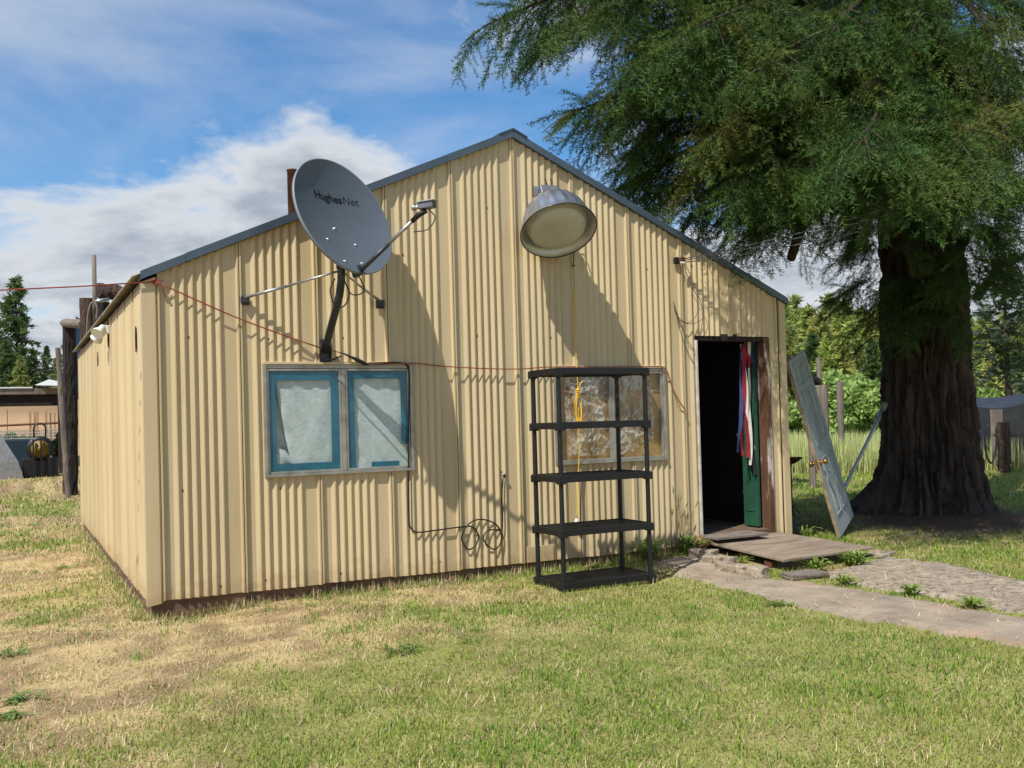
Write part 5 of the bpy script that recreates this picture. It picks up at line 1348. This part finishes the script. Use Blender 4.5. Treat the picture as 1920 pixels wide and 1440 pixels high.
p = at_range(1893, 800, 30); p[2] = 0; Ht = at_range(1893, 480, 30)[2]; dk.location = p; dk.scale = (Ht / 9 * 1.1,) * 2 + (Ht / 9,)
tag(dk, 'open dark pine standing in front of the forest at the right edge', 'tree')
LF = [(3, 35, 524, 74, 'tall pointed dark fir left of the log frame, tallest on the hill'), (3, -8, 590, 78, 'dark fir cut by the left edge of the picture'), (3, 14, 640, 70, 'low dark fir in front of the tall pointed one'), (3, 62, 655, 70, 'low dark fir right at the foot of the tall pointed one'), (1, 90, 650, 76, 'small bright green fir between the tall fir and the log frame'), (1, 106, 672, 80, 'smallest bright fir beside the thin leaning rail'), (3, 128, 640, 72, 'dark fir behind the dark log post'), (3, 152, 600, 68, 'dark fir showing between the two log posts'), (3, 172, 630, 70, 'dark fir mostly hidden behind the bark log post'), (1, -40, 640, 72, 'bright fir outside the left edge'), (1, 40, 668, 68, 'low mid green fir before the hill firs')]
for k, u, v, D, lab in LF: plant(k, u, v, D, lab, 'firs on the hill at the left')

def bush(name, c, rx, ry, h, n, seed, c0, c1, label, lobes=14, ls=.11):
    r = np.random.default_rng(seed); T = []; C_ = []
    root = thing(name, c, label, 'bush')
    mb = MB()
    for k in range(lobes):
        a = r.uniform(0, 6.28); q = r.random() ** .5; cc_ = np.array([rx * .7 * q * math.cos(a), ry * .7 * q * math.sin(a), h * r.uniform(.25, .78)]); rad = r.uniform(.3, .48) * min(rx, h) * .8
        m = n // lobes; v = r.normal(0, 1, (m, 3)); v /= np.linalg.norm(v, axis=1)[:, None]; p = cc_ + v * rad * r.uniform(.55, 1.08, (m, 1)); p[:, 2] = np.maximum(p[:, 2], .05)
        e1 = v * .4 + r.normal(0, .8, (m, 3)); e2 = np.cross(e1, r.normal(0, 1, (m, 3))); e1 /= np.linalg.norm(e1, axis=1)[:, None]; e2 /= np.linalg.norm(e2, axis=1)[:, None]
        s = ls * r.uniform(.6, 1.3, (m, 1)); T.append(np.stack([p - e1 * s, p + e2 * s * .5, p + e1 * s, p - e2 * s * .5], 1)); g = np.clip(r.normal(.5, .25, m), 0, 1); C_.append(np.repeat(g[:, None], 4, 1))
        mb.tube([(c[0], c[1], c[2] - .1), np.array(c) + cc_ * (.5, .5, .5), np.array(c) + cc_], [.05, .03, .015], 5)
    V = np.concatenate(T).reshape(-1, 3) + np.array(c); g = np.concatenate(C_).reshape(-1)[:, None]
    o = np_mesh('foliage', V, np.arange(len(V)).reshape(-1, 4), 'leaf', np.array(c0) * (1 - g) + np.array(c1) * g, parent=root); o['kind'] = 'stuff'
    mb.build('stem', 'limb', root)
L1, L2 = srgb(104, 134, 66), srgb(188, 210, 124)
bush('leafy_bush', gp(1618, 775, 30), 1.5, 1.2, 2.9, 9000, 1, L1, L2, 'large bright green leafy bush left of the fir trunk', 18)
bush('leafy_bush', gp(1575, 775, 33), 1.1, 1.0, 2.4, 5000, 2, L1, L2, 'smaller leafy bush left of the large bright bush', 12)
bush('leafy_bush', gp(1842, 790, 30), 1.0, .9, 2.0, 5000, 3, L1, L2, 'bright leafy bush right of the fir trunk behind the hut', 12)
bush('leafy_bush', gp(1500, 775, 33), 1.3, 1.0, 2.3, 5000, 4, L1, L2, 'leafy bush behind the low shelter roof', 12)
bush('garden_shrub', gp(103, 870, SDp + 3.5), .45, .4, .9, 1500, 5, srgb(60, 90, 44), srgb(130, 158, 84), 'low green shrub behind the wire fence left', 8, .07)
bush('garden_shrub', gp(30, 865, SDp + 6.5), .7, .4, .6, 1500, 6, srgb(70, 96, 50), srgb(140, 160, 90), 'low pale shrub behind the storage bin', 8, .07)
bush('field_bush', gp(10, 757, 70), .7, .7, 1.3, 900, 8, D1, D2, 'tiny dark bush out on the brown field', 6, .12)

# ------------------------------------------------------------------ grass
def blades(x, y, ln, tilt, az, w, c0, c1, bend=0.0):
    n = len(x); z = gz(x, y) - .004
    d = np.stack([np.sin(tilt) * np.cos(az), np.sin(tilt) * np.sin(az), np.cos(tilt)], 1); s = np.stack([-np.sin(az), np.cos(az), 0 * az], 1)
    p = np.stack([x, y, z], 1); a = p - s * w[:, None]; b = p + s * w[:, None]; t = p + d * ln[:, None]
    t[:, 2] = np.maximum(t[:, 2], z + .006)
    V = np.stack([a, b, t], 1).reshape(-1, 3); C_ = np.stack([c0, c0, c1], 1).reshape(-1, 3)
    return V, C_
gr = np.random.default_rng(44); N = 620000
th = YAW + gr.uniform(-.62, .62, N); rr = 3.0 * np.exp(gr.random(N) * math.log(36 / 3.0))
gxx = CAM[0] + rr * np.sin(th); gyy = CAM[1] + rr * np.cos(th)
g = greenness(gxx, gyy)
onslab = inpoly(slabA, gxx, gyy) | inpoly(slabB, gxx, gyy)
ok = (~onslab | (gr.random(N) < .05)) & ~((gxx > -.02) & (gxx < 6.12) & (gyy > .0) & (gyy < 7.4)) & (np.hypot(gxx - TX, gyy - TY) > .9)
ok &= ~((gxx > 4.9) & (gxx < 6.0) & (gyy > -1.2))
litter = np.exp(-(((gxx - 8.7) / 1.5) ** 2 + ((gyy - .2) / 1.25) ** 2)); ok &= gr.random(N) > litter * 1.3
patch = fbm(gxx, gyy, 1.7, 4, 55); ok &= gr.random(N) < np.clip(.74 + .5 * (g - .2) + 2.0 * (patch - .5), .14, 1)
ok &= ~((gyy > 24) & (gxx < 4))
gxx, gyy, rr, g, onslab = gxx[ok], gyy[ok], rr[ok], g[ok], onslab[ok]; n = len(gxx)
isg = gr.random(n) < np.where(onslab, .03, np.clip(sstep(-.05, .74, g), .16, .82))
sc = np.clip(rr / 7, .85, 3.2) ** .75
tall = fbm(gxx, gyy, 1.1, 3, 66)
ln = np.where(isg, gr.uniform(.014, .038, n) * (.5 + 1.1 * tall), gr.uniform(.025, .075, n)) * sc
tl = np.where(isg, np.abs(gr.normal(.55, .35, n)), np.clip(gr.normal(1.25, .25, n), .3, 1.54))
w = np.where(isg, .0034, .0024) * gr.uniform(.7, 1.6, n) * sc ** 1.3
var = gr.random((n, 1)); gA, gB, gC = np.array(srgb(70, 108, 32)), np.array(srgb(148, 176, 62)), np.array(srgb(184, 180, 96)); sA, sB = np.array(srgb(172, 146, 102)), np.array(srgb(236, 218, 172))
cg = gA + (gB - gA) * var; yl = (fbm(gxx, gyy, .8, 3, 91)[:, None] > .5) * gr.random((n, 1)); cg = cg * (1 - .6 * yl) + gC * .6 * yl
cs = sA + (sB - sA) * gr.random((n, 1)); cb = np.where(isg[:, None], cg, cs)
lift_ = np.where(onslab, .03, 0.0)
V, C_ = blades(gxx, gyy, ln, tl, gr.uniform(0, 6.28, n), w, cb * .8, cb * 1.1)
V[:, 2] += np.repeat(lift_, 3)
print('lawn blades', n)
# coarser clumps, a fringe along the foot of the walls, and fallen twigs
ex, ey, el, et, ew, ec = [], [], [], [], [], []
def more(x, y, l, t, w_, c): ex.append(x); ey.append(y); el.append(l); et.append(t); ew.append(w_); ec.append(c)
m = 1500; cxx = gr.uniform(-4, 8, m); cyy = gr.uniform(-5, 0, m) ; cyy[:250] = gr.uniform(0, 9, 250); cxx[:250] = gr.uniform(-3.5, -.1, 250)
for i in range(m):
    if inpoly(slabA, cxx[i], cyy[i]) or inpoly(slabB, cxx[i], cyy[i]) or (cxx[i] > 4.85 and cxx[i] < 6.0 and cyy[i] > -1.25): continue
    gg_ = float(greenness(cxx[i], cyy[i])); q = int(gr.integers(14, 40)); sg = gr.uniform(.03, .10); gn = gr.random() < .25 + .7 * gg_
    c_ = (gA + (gB - gA) * gr.random((q, 1))) if gn else (sA + (sB - sA) * gr.random((q, 1)))
    more(cxx[i] + gr.normal(0, sg, q), np.minimum(cyy[i] + gr.normal(0, sg, q), -.03 if 0 < cxx[i] < 6.1 else 99), gr.uniform(.025, .07, q) * gr.uniform(.6, 1.3), np.abs(gr.normal(.6 if gn else 1.0, .35, q)), gr.uniform(.0022, .004, q), c_)
q = 3600; fx_ = gr.uniform(-.15, 4.9, q); fr_ = vnoise(fx_, fx_ * 0, 3.0, 97); kf = gr.random(q) < fr_ * 1.3; fx_ = fx_[kf]; q = len(fx_)
gn = (gr.random(q) < .4)[:, None]; more(fx_, -np.abs(gr.normal(.03, .05, q)) - .01, gr.uniform(.03, .11, q), np.abs(gr.normal(.6, .45, q)), gr.uniform(.0022, .0045, q), np.where(gn, gA + (gB - gA) * gr.random((q, 1)), sA + (sB - sA) * gr.random((q, 1))))
q = 2600; fy_ = gr.uniform(-.1, 8, q); gn = (gr.random(q) < .45)[:, None]; more(-np.abs(gr.normal(.05, .06, q)) - .02, fy_, gr.uniform(.03, .09, q), np.abs(gr.normal(.6, .45, q)), gr.uniform(.003, .005, q), np.where(gn, gA + (gB - gA) * gr.random((q, 1)), sA + (sB - sA) * gr.random((q, 1))))
q = 1500; more(gr.uniform(-4, 8, q), gr.uniform(-5.2, -.1, q), gr.uniform(.03, .13, q), np.full(q, 1.5), gr.uniform(.0015, .003, q), np.array(srgb(104, 76, 52)) * gr.uniform(.6, 1.5, (q, 1)))
ex, ey, el, et, ew, ec = [np.concatenate(a_) for a_ in (ex, ey, el, et, ew, ec)]
V2, C2 = blades(ex, ey, el, et, gr.uniform(0, 6.28, len(ex)), ew, ec * .8, ec * 1.1); V = np.concatenate([V, V2]); C_ = np.concatenate([C_, C2])
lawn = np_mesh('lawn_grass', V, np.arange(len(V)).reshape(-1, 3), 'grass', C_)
tag(lawn, 'short patchy mown grass, straw dry at left and green at right', 'grass', kind='stuff')
# tall meadow grass beyond
xs2, ys2 = [], []
for (u0, u1, D0, D1_, m) in ((1455, 1680, 21, 34, 15000), (1800, 1990, 20, 30, 9000)):
    D = gr.uniform(D0, D1_, m); u = gr.uniform(u0, u1, m)
    for i in range(m):
        q = at_range(u[i], 790, D[i]); xs2.append(q[0]); ys2.append(q[1])
xs2 = np.array(xs2); ys2 = np.array(ys2); m = len(xs2)
cb = np.array(srgb(136, 158, 82)) + (np.array(srgb(222, 220, 156)) - np.array(srgb(136, 158, 82))) * gr.random((m, 1))
V, C_ = blades(xs2, ys2, gr.uniform(.35, .85, m), np.abs(gr.normal(.12, .14, m)), gr.uniform(0, 6.28, m), gr.uniform(.008, .02, m), cb * .75, cb * 1.1)
tag(np_mesh('meadow_grass', V, np.arange(len(V)).reshape(-1, 3), 'grass', C_), 'tall pale meadow grass in front of the leafy bushes', 'grass', kind='stuff')

# ------------------------------------------------------------------ weeds that stand out singly
def leaf_strip(mb, p, az, ln, w, arch, seed):
    A, B = [], []; k = 6
    for i in range(k + 1):
        t = i / k; r_ = ln * t; zz = math.sin(arch) * r_ * (1 - .55 * t * t) ; h = math.cos(arch) * r_ * (1 + .1 * t)
        c = np.array(p) + np.array([math.cos(az) * h, math.sin(az) * h, zz + .004]); s = np.array([-math.sin(az), math.cos(az), 0]) * w * math.sin(math.pi * min(.97, .12 + .85 * t)) 
        A.append(c - s); B.append(c + s + np.array([0, 0, w * .3]))
    mb.quadstrip(A, B)
def weed(name, u, v, size, nl, wid, arch, label, m, seed, pos=None):
    p = on_ground(u, v, 0) if pos is None else np.array([pos[0], pos[1], 0]); p[2] = float(gz(p[0], p[1])); r = random.Random(seed); mb = MB()
    if 'broad' in name: size *= .75; nl = int(nl * 2.6); wid *= .45; arch = (arch[0] * .5, arch[1] * .8)
    for i in range(nl):
        leaf_strip(mb, p + np.array([r.uniform(-.3, .3), r.uniform(-.3, .3), 0]) * size * (2.2 if 'broad' in name else .4), r.uniform(0, 6.28), size * r.uniform(.6, 1.2), wid * r.uniform(.7, 1.3), r.uniform(*arch), i)
    o = mb.build(name, m, smooth=True); o.data.transform(Matrix.Translation(-Vector(p))); o.location = p
    return tag(o, label, 'weed')
M['weedleaf'] = mat('weed_leaf', srgb(108, 134, 54), srgb(142, 160, 76), 14, 4, .55, trans=.3)
M['weeddark'] = mat('weed_dark', srgb(88, 110, 48), srgb(120, 138, 66), 14, 4, .55, trans=.25)
M['weeddry'] = mat('weed_dry', srgb(176, 148, 98), srgb(134, 104, 70), 14, 4, .8, trans=.25)
WEEDS = [('broadleaf_weed', 20, 1228, .13, 13, .016, (.2, .9), 'broad-leaved weed at the far left edge level with the shed corner', 'weeddark'),
 ('broadleaf_weed', 40, 1312, .15, 16, .014, (.15, .7), 'flat dark weed at the left edge nearest the camera', 'weeddark'),
 ('broadleaf_weed', 15, 1345, .12, 12, .014, (.1, .6), 'small dark weed just below the flat weed at left', 'weeddark'),
 ('broadleaf_weed', 752, 1222, .15, 18, .012, (.1, .7), 'dark rosette weed alone in the lawn below the taped window', 'weeddark'),
 ('broadleaf_weed', 470, 1128, .15, 22, .014, (.3, 1.2), 'bushy weed against the skirt board left of the taped window', 'weedleaf'),
 ('broadleaf_weed', 275, 1112, .12, 9, .024, (.4, 1.2), 'broad-leaved weed by the long wall next to the corner', 'weedleaf'),
 ('broadleaf_weed', 262, 1090, .10, 7, .024, (.5, 1.3), 'bright small weed by the long wall behind the corner weed', 'weedleaf'),
 ('broadleaf_weed', 305, 1172, .10, 10, .012, (.2, .8), 'small weed on the ground right at the shed corner', 'weeddark'),
 ('broadleaf_weed', 355, 1160, .09, 10, .012, (.2, .8), 'small weed in front of the shed corner', 'weeddark'),
 ('grass_tuft', 205, 1030, .24, 26, .006, (.8, 1.5), 'tall grass tuft growing along the long wall', 'weedleaf'),
 ('broadleaf_weed', 120, 1065, .16, 18, .010, (.2, .9), 'low weed in the dry lawn left of the long wall', 'weedleaf'),
 ('broadleaf_weed', 60, 985, .2, 16, .012, (.2, .8), 'low weed far back in the yard beside the long wall', 'weedleaf'),
 ('broadleaf_weed', 1460, 1135, .12, 20, .010, (.2, 1.0), 'leafy weed at the lawn edge beside the grey path', 'weeddark'),
 ('grass_tuft', 1262, 1048, .30, 90, .010, (.7, 1.5), 'thick dark grass tuft between the shelving unit and doorway', 'weeddark'),
 ('grass_tuft', 1205, 1056, .34, 90, .008, (.8, 1.5), 'grass tuft behind the right shelf post', 'weedleaf'),
 ('grass_tuft', 1165, 1062, .22, 30, .005, (.7, 1.5), 'low grass tuft under the shelving unit', 'weedleaf'),
 ('dry_weed', 1300, 1030, .28, 80, .006, (.7, 1.5), 'dry brown weed beside the left door jamb', 'weeddry'),
 ('grass_tuft', 1545, 1056, .24, 70, .010, (.5, 1.4), 'green grass tuft in front of the doorstep corner', 'weedleaf'),
 ('grass_tuft', 1488, 1062, .22, 60, .009, (.5, 1.4), 'green grass tuft in front of the middle of the doorstep', 'weedleaf'),
 ('grass_tuft', 1375, 1032, .13, 24, .005, (.5, 1.4), 'small tuft between the doorstep and the kerb blocks', 'weedleaf'),
 ('grass_tuft', 1520, 1000, .26, 26, .008, (.8, 1.5), 'leafy tuft between the shed corner and leaning door', 'weedleaf'),
 ('grass_tuft', 1610, 1076, .15, 60, .008, (.5, 1.4), 'grass tuft on the strip between the two path slabs near the doorstep', 'weedleaf'),
 ('grass_tuft', 1700, 1108, .14, 60, .008, (.5, 1.4), 'grass tuft midway along the strip between the path slabs', 'weedleaf'),
 ('grass_tuft', 1790, 1132, .14, 60, .008, (.5, 1.4), 'grass tuft at the right end of the strip between the path slabs', 'weedleaf')]
SPOT = {1545: (5.58, -1.34), 1488: (5.12, -1.36), 1262: (4.72, -.13), 1205: (4.28, -.14), 1165: (3.95, -.16), 1300: (4.88, -.12), 1520: (6.34, .02), 1610: (4.83, -1.95), 1700: (4.87, -2.55), 1790: (4.80, -3.1), 1375: (4.84, -.75)}
for i, (nm, u, v, sz, nl, wd, ar, lab, mm) in enumerate(WEEDS): weed(nm, u, v, sz, nl, wd, ar, lab, mm, 300 + i, SPOT.get(u))
# seeding grass stalks by the shelf
for i, (u, v, lab) in enumerate(((1240, 1040, 'tall seeding grass stalks against the wall right of the shelving unit'), (1225, 1040, 'slender seeding stalks close behind the right shelf post'))):
    p = on_ground(u, v, 0); p[1] = min(p[1], -.08); r = random.Random(40 + i); mb = MB()
    for k in range(7):
        h = r.uniform(.35, .62); a = r.uniform(-.25, .25); b = r.uniform(-.1, .08); q = p + np.array([r.uniform(-.08, .08), r.uniform(-.04, .04), 0])
        t_ = q + np.array([a * h, b * h, h]); mb.tube([q, (q + t_) / 2 + np.array([0, 0, .03]), t_], [.0025, .002, .0015], 4, cap=False)
        d = np.array([a + .15, b, .8]); d /= np.linalg.norm(d); mb.tube([t_, t_ + d * .02, t_ + d * .05, t_ + d * .075], [.002, .006, .005, .001], 5)
    o = mb.build('seeding_grass', 'weeddry' if i else 'weeddark', smooth=True); o.data.transform(Matrix.Translation(-Vector(p))); o.location = p; tag(o, lab, 'grass stalks')
